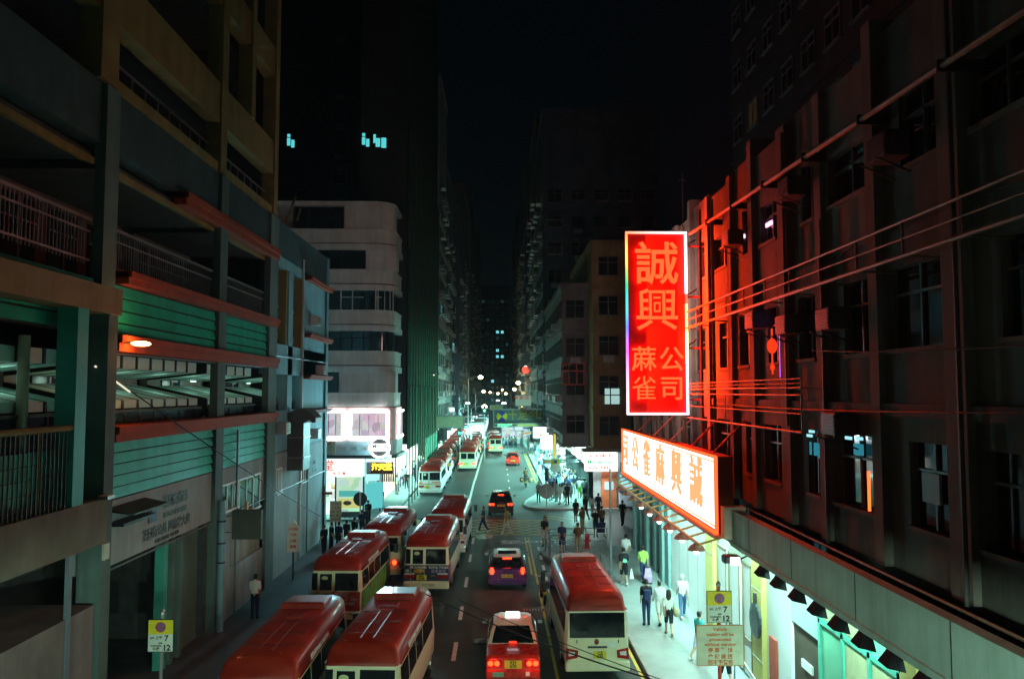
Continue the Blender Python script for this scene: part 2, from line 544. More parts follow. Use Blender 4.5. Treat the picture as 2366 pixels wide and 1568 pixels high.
# open middle level: ceiling panels, counter hoods, dark glazing below
pan_c = MB().hexa([(-13.3, .05, -.37), (-11.12, .05, -.12), (-11.12, .95, -.12), (-13.3, .95, -.37), (-13.3, .05, .2), (-11.12, .05, .24), (-11.12, .95, .24), (-13.3, .95, .2)]).mesh('ceiling_panel', cream_in)
hood = MB().hexa([(-13.3, .05, .0), (-11.05, .05, .1), (-11.05, .95, .1), (-13.3, .95, .0), (-13.3, .05, .84), (-11.05, .05, .34), (-11.05, .95, .34), (-13.3, .95, .84)]).mesh('counter_hood', cream_in)
pane = MB().box(-11.0, -10.96, .1, .92, 0, .36).mesh('window_pane', bluewin)
for (a, b) in ((13.2, 21.0), (21.95, 29.95), (30.85, 36.55), (38.4, 43.6)):
    n = int(b - a)
    for k in range(n):
        y = a + k * (b - a) / n
        for nm, me, z in (('ceiling_panel', pan_c, 9.72), ('counter_hood', hood, 8.32), ('window_pane', pane, 7.94)):
            o = inst(nm, me, mk, (0, y, z)); o.scale = (1, (b - a) / n, 1)
        MB().hexa([(-13.3, y - .04, 9.34), (-11.08, y - .04, 9.592), (-11.08, y + .05, 9.592), (-13.3, y + .05, 9.34), (-13.3, y - .04, 9.9), (-11.08, y - .04, 9.98), (-11.08, y + .05, 9.98), (-13.3, y + .05, 9.9)]).box(-11.07, -10.95, y - .04, y + .05, 7.95, 8.3).hexa([(-13.3, y - .05, 8.4), (-11.0, y - .05, 8.3), (-11.0, y + .06, 8.3), (-13.3, y + .06, 8.4), (-13.3, y - .05, 9.168), (-11.03, y - .05, 8.664), (-11.03, y + .06, 8.664), (-13.3, y + .06, 9.168)]).obj('rib', darkmetal, mk)
    MB().box(-11.03, -10.9, a, b, 8.3, 8.38).obj('sill_beam', lcol, mk)
    MB().box(-13.6, -13.3, a, b, 7.5, 9.9).obj('inner_wall', M('inner_wall', (0.35, 0.4, 0.36), .8), mk)
    for y in (a + 1.2, a + 4.2):
        if y + 1.8 < b:
            w = MB().box(-13.3, -13.24, y, y + 1.8, 9.14, 9.4).obj('inner_window', bluewin, mk)
            MB().box(-13.24, -13.2, y + .85, y + .92, 9.14, 9.4).box(-13.24, -13.2, y, y + 1.8, 9.38, 9.42).obj('frame', white, w)
    tl = MB().box(-12.9, -12.8, a + 3.2, a + 3.6, 9.32, 9.36).obj('ceiling_lamp', E('deck_tube', (0.7, 1, 0.88), 2), mk)
    for k in range(3):
        point('ceiling_lamp_light', (-11.9, a + (b - a) * (k + .5) / 3, 9.25), 3, (0.6, 1, 0.8), .15, mk)
# top gallery with railing
def gallery(a, b):
    MB().box(-14.2, -14.0, a, b, 11.9, 15.4).obj('gallery_wall', M('gallery_wall', (0.14, 0.13, 0.12), .85, var=.2), mk)
    MB().box(-14, -10.7, a, b, 15.0, 15.2).obj('gallery_ceiling', darkwall, mk)
    MB().box(-10.75, -10.6, a, b, 14.86, 15.04).obj('gallery_lintel', ochre, mk)
    mb = MB()
    mb.box(-10.72, -10.62, a, b, 13.35, 13.43).box(-10.70, -10.64, a, b, 13.05, 13.1).box(-10.70, -10.64, a, b, 12.3, 12.35)
    for k in range(int((b - a) / .16)):
        y = a + k * .16
        mb.box(-10.685, -10.655, y, y + .03, 12.2, 13.35)
    mb.obj('railing', greymetal, mk)
    for k in range(3):
        y = a + (b - a) * (k + .25) / 3.3
        w = MB().box(-14, -13.94, y, y + 1.7, 12.6, 14.6).obj('gallery_window', glassd, mk)
        MB().box(-13.94, -13.9, y + .8, y + .87, 12.6, 14.6).box(-13.94, -13.9, y, y + 1.7, 13.9, 13.96).obj('frame', greymetal, w)


gallery(13.2, 21.0); gallery(21.95, 29.95); gallery(30.85, 36.55)
# stair windows
for (a, b) in ((38.4, 40.5), (41.4, 43.6)):
    w = MB().box(-11.15, -11.05, a, b, 11.2, 14.95).obj('stair_window', glassd, mk)
    MB().box(-11.05, -10.9, a + .02, a + .12, 11.2, 14.95).box(-11.05, -10.95, (a + b) / 2 - .04, (a + b) / 2 + .04, 11.2, 14.95).box(-11.05, -10.95, a, b, 13.1, 13.2).obj('frame', greymetal, w)
    MB().box(-10.9, -10.52, b - .5, b - .35, 11.2, 14.95).obj('reveal', ochre, mk)
# windows in the lower wall
for (a, b, z0, z1) in ((31.0, 32.9, 4.35, 5.3), (33.1, 35.9, 3.95, 5.3), (38.6, 39.5, 4.1, 5.2), (43.4, 44.8, 4.1, 5.5)):
    w = MB().box(LX - .02, LX + .02, a, b, z0, z1).obj('window', glassd, mk)
    mb = MB().box(LX + .02, LX + .07, a - .06, b + .06, z1, z1 + .07).box(LX + .02, LX + .12, a - .06, b + .06, z0 - .08, z0)
    for k in range(4):
        y = a + (b - a) * k / 3
        mb.box(LX + .02, LX + .06, y - .03, y + .03, z0, z1)
    mb.obj('window_frame', white, w)
# entrance: dark opening with teal jambs, signboard lettering above
MB().box(-14.5, -14.3, 21.9, 30.0, .13, 4.2).obj('lobby_wall', darkwall, mk)
MB().box(-14.4, -10.6, 29.6, 30.0, .13, 4.2).obj('lobby_side', darkwall, mk)
for y in (26.2, 26.8, 27.5):
    MB().box(-10.9, -10.6, y, y + .3, .13, 4.18).obj('door_jamb', M('teal_jamb', (.06, .32, .26), .5) if y < 26.5 else lcol, mk)
MB().box(-10.85, -10.8, 26.6, 29.6, .13, 4.1).obj('shutter', M('green_grey_shutter', (.1, .14, .11), .6, streak=.3), mk)
ink = M('sign_ink', (0.05, 0.045, 0.05), 0.6)
MB().box(LX, LX + .03, 24.65, 24.75, 4.95, 5.55).box(LX, LX + .03, 24.75, 25.2, 5.48, 5.55).obj('emblem', ink, mk)
MB().box(LX, LX + .02, 24.85, 25.25, 4.95, 5.4).obj('emblem_panel', M('emblem_blue', (.1, .14, .25), .6), mk)
text('花園街街市', .42, ink, mk, (LX + .01, 26.7, 5.42), '+x', .012)
text('FA YUEN ST MARKET', .2, ink, mk, (LX + .01, 26.7, 5.03), '+x', .012)
text('花園街公共 圖書館大廈', .36, ink, mk, (LX + .01, 26.1, 4.62), '+x', .012)
text('PUBLIC LIBRARY  BUILDING', .15, ink, mk, (LX + .01, 26.1, 4.33), '+x', .008)
text('往地庫', .26, ink, mk, (LX + .012, 46.6, 4.9), '+x', .01)
text('停車場', .26, ink, mk, (LX + .012, 46.6, 4.5), '+x', .01)
# dark metal awning
aw = MB()
aw.hexa([(-10.5, 21.9, 5.72), (-9.75, 22.0, 5.6), (-9.75, 24.3, 5.6), (-10.5, 24.4, 5.72), (-10.5, 21.9, 5.78), (-9.75, 22.0, 5.64), (-9.75, 24.3, 5.64), (-10.5, 24.4, 5.78)])
aw.box(-10.5, -10.0, 22.0, 24.1, 5.3, 5.38)
aw.obj('awning', darkmetal, mk)
# open frame of the upper storeys
for (a, b, z0) in ((20.8, 21.75, 17.15), (29.9, 30.55, 17.15), (37.1, 37.7, 17.15), (33.5, 34.0, 20.5)):
    MB().box(-11.0, -10.4, a, b, z0, 34).obj('frame_column', ochre, mk)
for (z0, z1, zz) in ((19.03, 20.55, 0), (23.6, 25.0, 0), (28.4, 29.8, 0)):
    MB().box(-11.0, -10.48, 21.75, 29.9, z0, z1).box(-11.0, -10.48, 30.55, 37.1, z0, z1).box(-11.0, -10.48, 13, 20.8, z0, z1).obj('frame_beam', ochre, mk)
for (a, b) in ((21.75, 29.9), (30.55, 37.1)):
    MB().box(-11.0, -10.5, a, b, 17.15, 17.5).obj('frame_upstand', ochre, mk)
    mb = MB().box(-10.9, -10.84, a, b, 18.15, 18.22)
    for k in range(int((b - a) / .9)):
        mb.box(-10.89, -10.85, a + k * .9, a + k * .9 + .05, 17.5, 18.15)
    mb.obj('roof_railing', greymetal, mk)
MB().box(-16, -15.6, 13, 37.5, 17.15, 34).obj('setback_wall', darkwall, mk)
MB().box(-15.6, -11, 13, 37.5, 20.6, 20.8).box(-15.6, -11, 13, 37.5, 25, 25.2).box(-16, -11, 37.3, 37.6, 17.15, 34).obj('setback_slabs', darkwall, mk)
MB().box(-15.58, -15.5, 16, 19, 21.6, 22.6).obj('lit_window', E('teal_lit_window', (0.1, 0.8, 0.85), .12), mk)
mk_l = MB().tube([(-10.5, 21.9, 10.05), (-10.3, 22.0, 10.22), (-10.0, 22.1, 10.25)], .03).obj('wall_lamp', greymetal, tag(thing('street_lamp', 'glowing sodium lamp head on a short bracket on the green louvred wall', 'lamp', (LX, 21.9, 10.0), world=True)))
lampr = mk_l.parent
MB().ball((-9.8, 22.25, 10.22), .26, .26, .07).obj('lamp_head', E('sodium_lamp', (1, .42, .1), 38), lampr)
point('lamp_light', (-9.75, 22.25, 9.95), 26, (1, .3, .05), .12, lampr)

# stove-pipe duct with a curved hood on the stair tower
dk = thing('exhaust_duct', 'big dark grey exhaust duct with curved hood on the left wall', 'duct', (-10.4, 41.2, 4.8), world=True)
MB().box(-10.48, -9.7, 40.6, 42.0, 5.0, 7.35).obj('shaft', M('duct_steel', (.12, .12, .12), .5, metal=.4, streak=.4), dk)
prof = [(-10.47, 7.34), (-10.47, 7.7), (-10.3, 7.95), (-10.0, 8.08), (-9.65, 8.05), (-9.35, 7.88), (-9.12, 7.6), (-9.1, 7.4), (-9.25, 7.36), (-9.45, 7.5), (-9.7, 7.34)]
MB().prism([(max(-10.47, x), z) for x, z in prof], 40.6, 42.0, 'y').obj('hood', MC['duct_steel'], dk)
for z in (5.6, 6.6):
    MB().box(-10.48, -9.66, 40.56, 42.04, z, z + .06).obj('clamp', greymetal, dk)
MB().box(-10.48, -9.9, 42.1, 42.35, 4.9, 7.3).obj('downpipe', white, dk)
MB().box(-10.5, -10.42, 43.2, 43.3, .13, 16).obj('downpipe', M('pipe_paint', (.4, .42, .42), .5), mk)

for k, (y, z) in enumerate(((45.6, 6.3), (46.9, 9.9), (38.9, 6.9), (45.2, 12.6))):
    t_ = thing('air_conditioner', ['small air conditioner low on the pale blue end of the market building', 'air conditioner midway up the pale blue end wall', 'air conditioner left of the curved exhaust duct', 'topmost air conditioner on the pale blue end wall'][k], 'air conditioner', (-10.3, y, z), world=True, group='air conditioners on the market building')
    MB().cbox(-10.5, -10.0, y - .4, y + .4, z, z + .55, .03).obj('casing', M('ac_white', (.4, .42, .42), .5), t_)
    for j in range(5):
        MB().box(-10.0, -9.985, y - .33, y + .33, z + .08 + j * .085, z + .12 + j * .085).obj('grille_bar', darkmetal, t_)
for (ya, yb, z, r) in ((21.9, 49, 4.12, .03), (30.9, 49.2, 5.98, .025), (22, 37, 9.94, .02), (38, 49.4, 10.6, .02)):
    MB().tube([(LX + .06, ya, z), (LX + .06, yb, z + .05)], r, 5).obj('conduit', M('conduit_grey', (.14, .15, .15), .5), mk)
for y in (32.6, 37.2, 44.6):
    MB().tube([(LX + .1, y, .2), (LX + .1, y, 7.4)], .045, 6).obj('soil_pipe', M('soil_pipe', (.12, .14, .15), .5), mk)

# box sign hanging on the wall, leaning metal post beside it
bx = thing('hanging_box_sign', 'dark square box sign bracketed off the grey left wall', 'sign', (-10.4, 30.5, 4), world=True)
MB().cbox(-10.05, -8.95, 31.0, 31.25, 3.35, 4.45, .03).obj('box', M('sign_back', (.07, .075, .07), .6), bx)
MB().tube([(-10.4, 31.12, 4.2), (-10.05, 31.12, 4.2)], .03).tube([(-10.4, 31.12, 3.6), (-10.05, 31.12, 3.6)], .03).obj('bracket', greymetal, bx)
MB().box(-9.6, -9.5, 31.05, 31.2, 4.45, 4.75).obj('top_lamp', M('amber_cap', (.5, .2, .03), .5), bx)
pp = thing('drain_pipe', 'blue grey downpipe with strap bands beside the market entrance', 'pipe', (-10.35, 30.4, .13), world=True)
MB().tube([(-10.22, 30.4, .13), (-10.22, 30.4, 4.9)], .13, 10).obj('pipe', M('blue_pipe', (.16, .27, .33), .45), pp, smooth=True)
for z in (2.6, 3.3, 4.1):
    MB().lathe((-10.22, 30.4, z), [(.15, 0), (.15, .06)], 10).obj('strap', darkmetal, pp)

# ------------------------------------------------------------------ elevated deck in the near left corner
dk = thing('footbridge_deck', 'raised walkway deck with ochre handrail and brown beam at far left', 'walkway', (-9.8, 16, 0), world=True)
brown = M('brown_render', (0.33, 0.2, 0.11), .8, var=.2, scale=1.2, streak=.3)
MB().box(-10.6, -9.8, 8, 20.6, 5.15, 6.25).obj('parapet', M('deck_render', (.2, .185, .155), .85, var=.2, scale=.9, streak=.35), dk)
MB().box(-10.9, -9.8, 8, 21.1, 10.88, 11.55).obj('roof_beam', brown, dk)
MB().box(-10.5, -9.9, 20.6, 21.1, .13, 10.88).obj('end_column', lcol, dk)
MB().box(-10.3, -9.82, 18.95, 19.45, 6.25, 10.88).obj('column', M('teal_column', (.03, .34, .29), .5, var=.15), dk)
MB().box(-13.4, -10.6, 8, 20.6, 5.3, 5.5).obj('deck_slab', concrete, dk)
MB().tube([(-9.9, 8, 8.07), (-9.9, 18.95, 8.07)], .07, 8).obj('handrail', ochre, dk, smooth=True)
for k in range(64):
    y = 8.3 + k * .166
    if y > 13:
        MB().box(-9.915, -9.885, y, y + .025, 6.25, 8.0).obj('baluster', darkmetal, dk)
MB().tube([(-10.9, 18.7, 5.5), (-10.9, 18.7, 10.2)], .13, 10).obj('pipe_post', M('cream_pipe', (.55, .55, .42), .45), dk, smooth=True)
MB().tube([(-10.2, 18.2, 6.25), (-10.2, 18.2, 8.0)], .05, 8).obj('rail_post', ochre, dk)
for k in range(5):
    MB().tube([(-10.0 - k * .09, 13, 6.27 + .05 * k), (-10.0 - k * .07, 19.6, 6.32 + .03 * (k % 2))], .018, 5).obj('conduit', galv, dk)
MB().box(-9.85, -9.6, 20.2, 20.6, 6.25, 6.34).obj('floodlight', greymetal, dk)
MB().box(-10.1, -9.84, 20.62, 20.9, 4.7, 5.1).obj('junction_box', M('cream_box', (.5, .5, .42), .5), dk)
MB().box(-12.5, -9.9, 13, 20.3, .13, 3.7).obj('base_wall', M('pinkish_render', (.2, .17, .17), .85, var=.25, scale=.8, streak=.4), dk)
MB().box(-9.95, -9.86, 19.0, 19.16, .13, 5.15).obj('support_post', M('blue_grey_post', (.15, .18, .22), .5), dk)
bnr = MB().hexa([(-11.9, 14.2, 8.1), (-11.2, 15.9, 7.9), (-11.1, 16.0, 7.9), (-11.8, 14.3, 8.1), (-11.9, 14.2, 9.9), (-11.4, 15.5, 9.6), (-11.3, 15.6, 9.6), (-11.8, 14.3, 9.9)])
bnr.obj('tarpaulin', M('tarpaulin', (.12, .13, .1), .8, var=.6, scale=2.5), None, label='dark crumpled tarpaulin bundled on the raised walkway at far left edge', cat='tarpaulin')
# ------------------------------------------------------------------ left: rounded corner building over the far pavement
cb = thing('corner_building', 'cream building with rounded balcony corners over glowing shop signs', 'building', (-12, 60, 0), world=True)
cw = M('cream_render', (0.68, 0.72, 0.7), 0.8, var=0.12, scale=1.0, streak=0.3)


def rounded(x0, x1, y0, y1, r, n=7):
    """outline with a rounded corner at (x1, y0)"""
    pts = [(x0, y0)]
    for k in range(n + 1):
        t = -math.pi / 2 + (math.pi / 2) * k / n
        pts.append((x1 - r + r * math.cos(t), y0 + r + r * math.sin(t)))
    return pts + [(x1, y1), (x0, y1)]


core = rounded(-26, -7.75, 57.6, 61.4, 1.0)
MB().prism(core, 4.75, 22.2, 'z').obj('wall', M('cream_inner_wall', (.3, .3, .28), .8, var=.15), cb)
for z in (7.85, 10.8, 13.7, 16.6, 19.5):
    MB().prism(rounded(-26, -7.42, 57.0, 61.6, 1.5), z, z + .92, 'z').obj('balcony_band', cw, cb, smooth=True)
    MB().prism(rounded(-26, -7.36, 56.94, 61.6, 1.5), z + .92, z + 1.0, 'z').obj('coping', cw, cb, smooth=True)
    if z > 8:
        MB().prism(rounded(-26, -7.34, 56.92, 61.7, 1.5), z - .5, z - .08, 'z').obj('eave_band', cw, cb, smooth=True)
MB().prism(rounded(-26, -7.42, 57.0, 61.6, 1.5), 22.2, 22.5, 'z').obj('roof_edge', cw, cb, smooth=True)
# solid wall bays between the bands
for (x0, x1, z0, z1) in ((-11.0, -8.2, 20.5, 22.2), (-9.4, -8.0, 17.6, 19.0), (-11.2, -8.0, 8.85, 10.3)):
    MB().prism([(x0, 57.1), (x1, 57.1), (x1, 57.65), (x0, 57.65)], z0, z1, 'z').obj('wall_bay', cw, cb)
    MB().prism([(x1, 57.1), (x1 + .7, 57.5), (x1 + .75, 58.6), (x1, 57.65)], z0, z1, 'z').obj('wall_bay', cw, cb)
# window glazing of each storey in strips
for (z0, z1, x0, x1) in ((8.85, 10.3, -14.5, -11.25), (11.8, 13.2, -14.5, -7.9), (14.7, 16.1, -14.5, -7.9), (17.6, 19.0, -14.5, -9.5), (20.5, 22.1, -14.5, -11.1)):
    n = int((x1 - x0) / 0.82)
    for k in range(n):
        xa = x0 + (x1 - x0) * k / n
        xb = x0 + (x1 - x0) * (k + 1) / n
        if x1 > -8.3 and k == n - 1:
            xb -= .35
        lit = (z0 == 14.7 and k in (2,))
        w = MB().box(xa + .05, xb - .03, 57.3, 57.36, z0 + .02, z1).obj('window', glassd if not lit else E('dim_room', (.8, .95, .8), .25), cb)
        MB().box(xa - .03, xa + .05, 57.26, 57.38, z0, z1).box(xa + .05, xb - .03, 57.27, 57.3, z1 - .5, z1 - .44).obj('frame', cw if (k % 3 and z0 == 14.7) else darkmetal, w)
    if z0 in (11.8, 14.7):
        gl_ = MB().prism(rounded(-8.35, -7.6, 57.28, 61, .95), z0, z1, 'z').obj('corner_glazing', glassd, cb, smooth=True)
        for t_ in range(4):
            a_ = -math.pi / 2 + t_ * math.pi / 6.5
            xx, yy = -8.55 + .97 * math.cos(a_), 58.23 + .97 * math.sin(a_)
            MB().box(xx - .03, xx + .03, yy - .03, yy + .03, z0, z1).obj('mullion', cw if z0 == 14.7 else darkmetal, gl_)
    for k in range(1):       # the street side
        w = MB().box(-7.75, -7.68, 59.6 + k * 2.2, 61.3 + k * 2.2, z0 + .05, z1).obj('window', glassd, cb)
        MB().box(-7.68, -7.64, 60.4 + k * 2.2, 60.46 + k * 2.2, z0 + .05, z1).obj('frame', greymetal, w)
MB().box(-12.9, -12.75, 57.2, 57.3, 15.4, 15.55).obj('room_lamp', E('small_white_lamp', (.8, 1, .95), 6), cb)
# first floor: neon-framed windows, sign band
pinkwall = M('pink_facing', (.5, .3, .28), .6)
MB().prism(rounded(-26, -7.3, 57.1, 61.5, 1.2), 4.7, 7.8, 'z').obj('first_floor_wall', pinkwall, cb)
neonw = E('white_neon', (1.0, .97, .98), 9)
room_p = E_room('pink_white_room', (.9, .78, .88), .75, 1.6)
for (x0, x1) in ((-12.9, -10.85), (-10.35, -7.75)):
    w = MB().box(x0, x1, 56.98, 57.08, 5.75, 7.45).obj('bay_window', room_p, cb)
    mb = MB()
    for (a, b, c, d) in ((x0, x1, 7.45, 7.68), (x0, x1, 5.55, 5.78), (x1 - .1, x1 + .14, 5.6, 7.6), (x0 - .14, x0 + .1, 5.6, 7.6)):
        mb.box(a, b, 56.86, 56.97, c, d)
    mb.obj('neon_frame', neonw, w)
    for k in range(1, 4):
        xx = x0 + (x1 - x0) * k / 4
        MB().box(xx - .03, xx + .03, 56.93, 56.98, 5.8, 7.45).obj('mullion', M('pink_frame', (.6, .35, .38), .5), w)
area('bay_window_light', (-8.4, 56.8, 6.6), 2.4, 700, (.42, .9, 1), (math.radians(-90), 0, 0), cb, 1.8)
w = MB().box(-7.28, -7.2, 58.6, 61.2, 5.75, 7.45).obj('bay_window', room_p, cb)
MB().box(-7.2, -7.1, 58.5, 58.7, 5.6, 7.6).box(-7.2, -7.1, 58.6, 61.2, 7.45, 7.6).box(-7.2, -7.1, 58.6, 61.2, 5.6, 5.75).obj('neon_frame', neonw, w)
MB().prism(rounded(-26, -7.2, 56.95, 61.5, 1.3), 4.5, 5.5, 'z').obj('sign_band', M('grey_sign_band', (.4, .4, .39), .6, var=.1), cb)
MB().box(-14, -11.35, 56.88, 56.95, 4.6, 5.45).obj('name_board', M('khaki_board', (.42, .38, .26), .6), cb)
text('吉祥', .75, M('sign_red', (.6, .05, .03), .5), cb, (-12.35, 56.87, 5.05), '-y', .02)
for k in range(3):
    MB().lathe((-10.5 + k * .7, 56.93, 4.95), [(.1, -.02), (.1, .02)], 10, 'y').obj('emblem_dot', M('pale_green_dot', (.4, .6, .52), .5), cb)
MB().prism(rounded(-26, -7.0, 56.6, 61.5, 1.3), 4.28, 4.5, 'z').obj('canopy_edge', darkmetal, cb)

rg = thing('round_sign', 'round white neon ring sign with a pale lettered plate at the corner', 'sign', (-8.2, 56.8, 4.4), world=True)
ring = MB()
import itertools
NR = 28
def torus(mb, c, Rr, r, n=NR, m=6):
    rings = []
    for k in range(n + 1):
        t = 2 * math.pi * k / n
        d = Vector((math.cos(t), 0, math.sin(t)))
        rings.append([Vector(c) + d * (Rr + r * math.cos(q)) + Vector((0, r * math.sin(q), 0)) for q in [2 * math.pi * j / m for j in range(m)]])
    return mb.loft(rings, caps=False)


torus(ring, (-8.22, 56.5, 5.05), .68, .06).obj('neon_ring', E('ring_neon', (.92, 1, 1), 9), rg)
MB().lathe((-8.22, 56.56, 5.05), [(.62, 0), (.62, .08)], 24, 'y').obj('disc', M('dark_sign_disc', (.1, .1, .1), .4), rg)
MB().box(-8.75, -7.7, 56.48, 56.55, 4.78, 5.32).obj('plate', E('white_plate', (.95, 1, 1), 2.2), rg)
text('MEOX', .36, M('plate_ink', (.3, .34, .36), .5), rg, (-8.22, 56.475, 5.12), '-y', .01)
MB().tube([(-8.22, 56.6, 5.3), (-8.22, 57.2, 5.3)], .04).obj('bracket', darkmetal, rg)

# street-level shop in the corner building
sh = thing('herbal_shop', 'bright herbal jelly shop with white sign and poster window under rounded building', 'shop', (-11, 58, .13), world=True)
MB().box(-14.5, -9.35, 58.6, 58.75, .13, 4.2).obj('back_wall', E_room('shop_interior', (.75, 1, .92), 1.6, 2.2), sh)
MB().box(-14.5, -9.45, 57.5, 57.75, 2.95, 4.2).obj('sign_box', E('mint_sign', (.86, 1, .93), 1.25), sh)
signred = M('sign_red', (.6, .05, .03), .5)
rl = E('lit_red_ink', (.8, .09, .06), 1)
text('海天堂', .8, rl, sh, (-12.75, 57.49, 3.68), '-y', .012, .003)
text('龜  苓  膏', .22, rl, sh, (-11.2, 57.49, 3.15), '-y', .006, .003)
MB().box(-11.4, -9.5, 57.6, 57.7, .5, 2.9).obj('poster_window', E_room('poster_window', (.62, .95, .72), .95, 1.3), sh)
for (x0, x1, z0, z1, c) in ((-11.2, -9.75, 1.55, 1.95, (.1, .55, .5)), (-11.25, -9.7, .75, 1.4, (.75, .75, .25)), (-11.2, -10.5, 2.3, 2.7, (.6, .9, .8))):
    MB().box(x0, x1, 57.56, 57.6, z0, z1).obj('poster', E('poster_%d' % int(z0 * 100), c, .7), sh)
MB().ball((-10.6, 57.55, 1.1), .3, .02, .16).obj('poster_bowl', M('bowl_brown', (.12, .08, .03), .4), sh)
MB().box(-11.48, -11.38, 57.5, 57.75, .13, 2.95).box(-9.52, -9.42, 57.5, 57.75, .13, 2.95).box(-11.4, -9.5, 57.5, 57.75, .13, .5).obj('frame', M('shop_frame', (.06, .1, .1), .4), sh)
for k in range(6):
    MB().box(-14 + k * .42, -13.7 + k * .42, 58.2, 58.45, .9 + (k % 3) * .55, 1.25 + (k % 3) * .55).obj('goods', M('goods_%d' % k, [(.6, .2, .08), (.7, .7, .6), (.5, .45, .15), (.1, .4, .4), (.6, .5, .4), (.7, .25, .15)][k], .5), sh)
area('corner_panel_light', (-7.7, 57.3, 4.9), 1.6, 4200, (.18, .8, 1), (math.radians(-90), 0, math.radians(-62)), sh, 1.5)  # no panel here: added to throw cyan onto the market building's far end
area('shop_light', (-11.8, 57.9, 2.9), 3.5, 420, CY, (math.radians(-35), 0, 0), sh, .8)
MB().box(-14.5, -9.4, 57.5, 58.7, 4.2, 4.28).obj('ceiling', white, sh)
# shop beside the corner with a curved side sign
s2 = thing('pharmacy_front', 'teal lit shop front round the corner with slanted glass and hanging clothes', 'shop', (-8.6, 60, .13), world=True)
MB().box(-9.5, -9.4, 57.8, 66, .13, 4.2).obj('wall', E_room('teal_shop', (.3, .95, .9), .8, 1.5), s2)
MB().prism([(-9.35, 57.6), (-8.5, 58.4), (-8.5, 58.6), (-9.35, 57.9)], 2.6, 4.2, 'z').obj('corner_sign', E('cyan_sign', (.45, 1, .92), 1.0), s2)
MB().prism([(-9.35, 57.8), (-8.3, 58.8), (-8.3, 58.9), (-9.35, 58.0)], .6, 2.4, 'z').obj('curved_panel', E('cyan_panel', (.15, .75, .75), .7), s2)
for k in range(9):
    x = -8.9 + k * .16
    MB().hexa([(x, 60.1, 2.3), (x + .12, 60.1, 2.3), (x + .12, 60.2, 2.3), (x, 60.2, 2.3), (x + .03, 60.1, 3.3), (x + .1, 60.1, 3.3), (x + .1, 60.2, 3.3), (x + .03, 60.2, 3.3)]).obj('garment', M('garment_%d' % (k % 5), [(.5, .2, .05), (.5, .5, .45), (.05, .05, .06), (.4, .3, .1), (.1, .1, .3)][k % 5], .8), s2)
MB().tube([(-9.3, 60.15, 3.35), (-7.4, 60.15, 3.35)], .02).obj('rail', galv, s2)
ys = thing('gold_neon_sign', 'dark box sign with three glowing gold characters hung below canopy', 'sign', (-8.3, 57, 3.2), world=True)
MB().cbox(-9.15, -7.3, 56.75, 57.0, 3.2, 4.05, .03).obj('box', M('maroon_box', (.12, .04, .03), .5), ys)
MB().box(-9.15, -8.85, 56.7, 56.75, 3.3, 4.0).obj('side_panel', M('pale_panel', (.5, .5, .6), .5), ys)
for k, ch in enumerate('海天堂'):
    text(ch, .5, E('gold_neon', (1, .62, .03), 4), ys, (-8.55 + k * .47, 56.72, 3.66), '-y', .02)
MB().box(-9.2, -7.25, 56.78, 57.0, 4.05, 4.15).obj('lamp_bar', E('strip_white', (.8, 1, 1), 3), ys)

# ------------------------------------------------------------------ far buildings, left and right, each with its own windows
def win_me(key, w, h, mats, face):
    """window: frame bars in front of glass, plus sill; face +x/-x street side, -y toward the camera"""
    mb = MB()
    mb.box(-w / 2, w / 2, 0, .05, 0, h, 0)
    mb.box(-w / 2 - .05, w / 2 + .05, -.07, .0, h, h + .06, 1).box(-w / 2 - .08, w / 2 + .08, -.14, 0, -.08, 0, 1)
    for x in (-w / 2, 0, w / 2):
        mb.box(x - .035, x + .035, -.05, 0, 0, h, 1)
    mb.box(-w / 2, w / 2, -.04, 0, h * .68, h * .68 + .06, 1)
    return mb.mesh(key, mats)


frame_dim = M('window_frame_dim', (.1, .12, .12), .6)
WIN = {'dark': win_me('window', 1.5, 1.4, [glassd, frame_dim], 0),
       'cyan': win_me('window', 1.5, 1.4, [E('cyan_lit_window', (.25, .95, 1), .85), frame_dim], 0),
       'dim': win_me('window', 1.5, 1.4, [E('dim_cyan_window', (.2, .8, .85), .035), frame_dim], 0),
       'glow': win_me('window', 1.5, 1.4, [E('amber_dim_window', (.9, .55, .2), .016), frame_dim], 0),
       'warm': win_me('window', 1.5, 1.4, [E('green_lit_window', (.5, 1, .6), .8), frame_dim], 0)}
acm = MB().cbox(-.4, .4, -.55, 0, 0, .5, .03).mesh('air_conditioner', M('ac_grey', (.3, .31, .31), .5))
cage = MB().box(-.8, .8, -.5, -.47, 0, .05).box(-.8, .8, -.5, -.47, .8, .85).box(-.8, .8, -.5, 0, -.03, .0)
for k in range(9):
    cage.box(-.8 + k * .2 - .01, -.8 + k * .2 + .01, -.5, -.48, 0, .85)
cage = cage.mesh('window_cage', galv)
LM = {n: M(n, c, .85, var=.25, scale=.6, streak=.4) for n, c in (('grime_teal', (.12, .17, .17)), ('grime_grey', (.2, .2, .21)), ('grime_blue', (.1, .13, .19)), ('grime_brown', (.3, .24, .13)), ('grime_dark', (.035, .038, .042)), ('grime_pale', (.3, .31, .3)))}


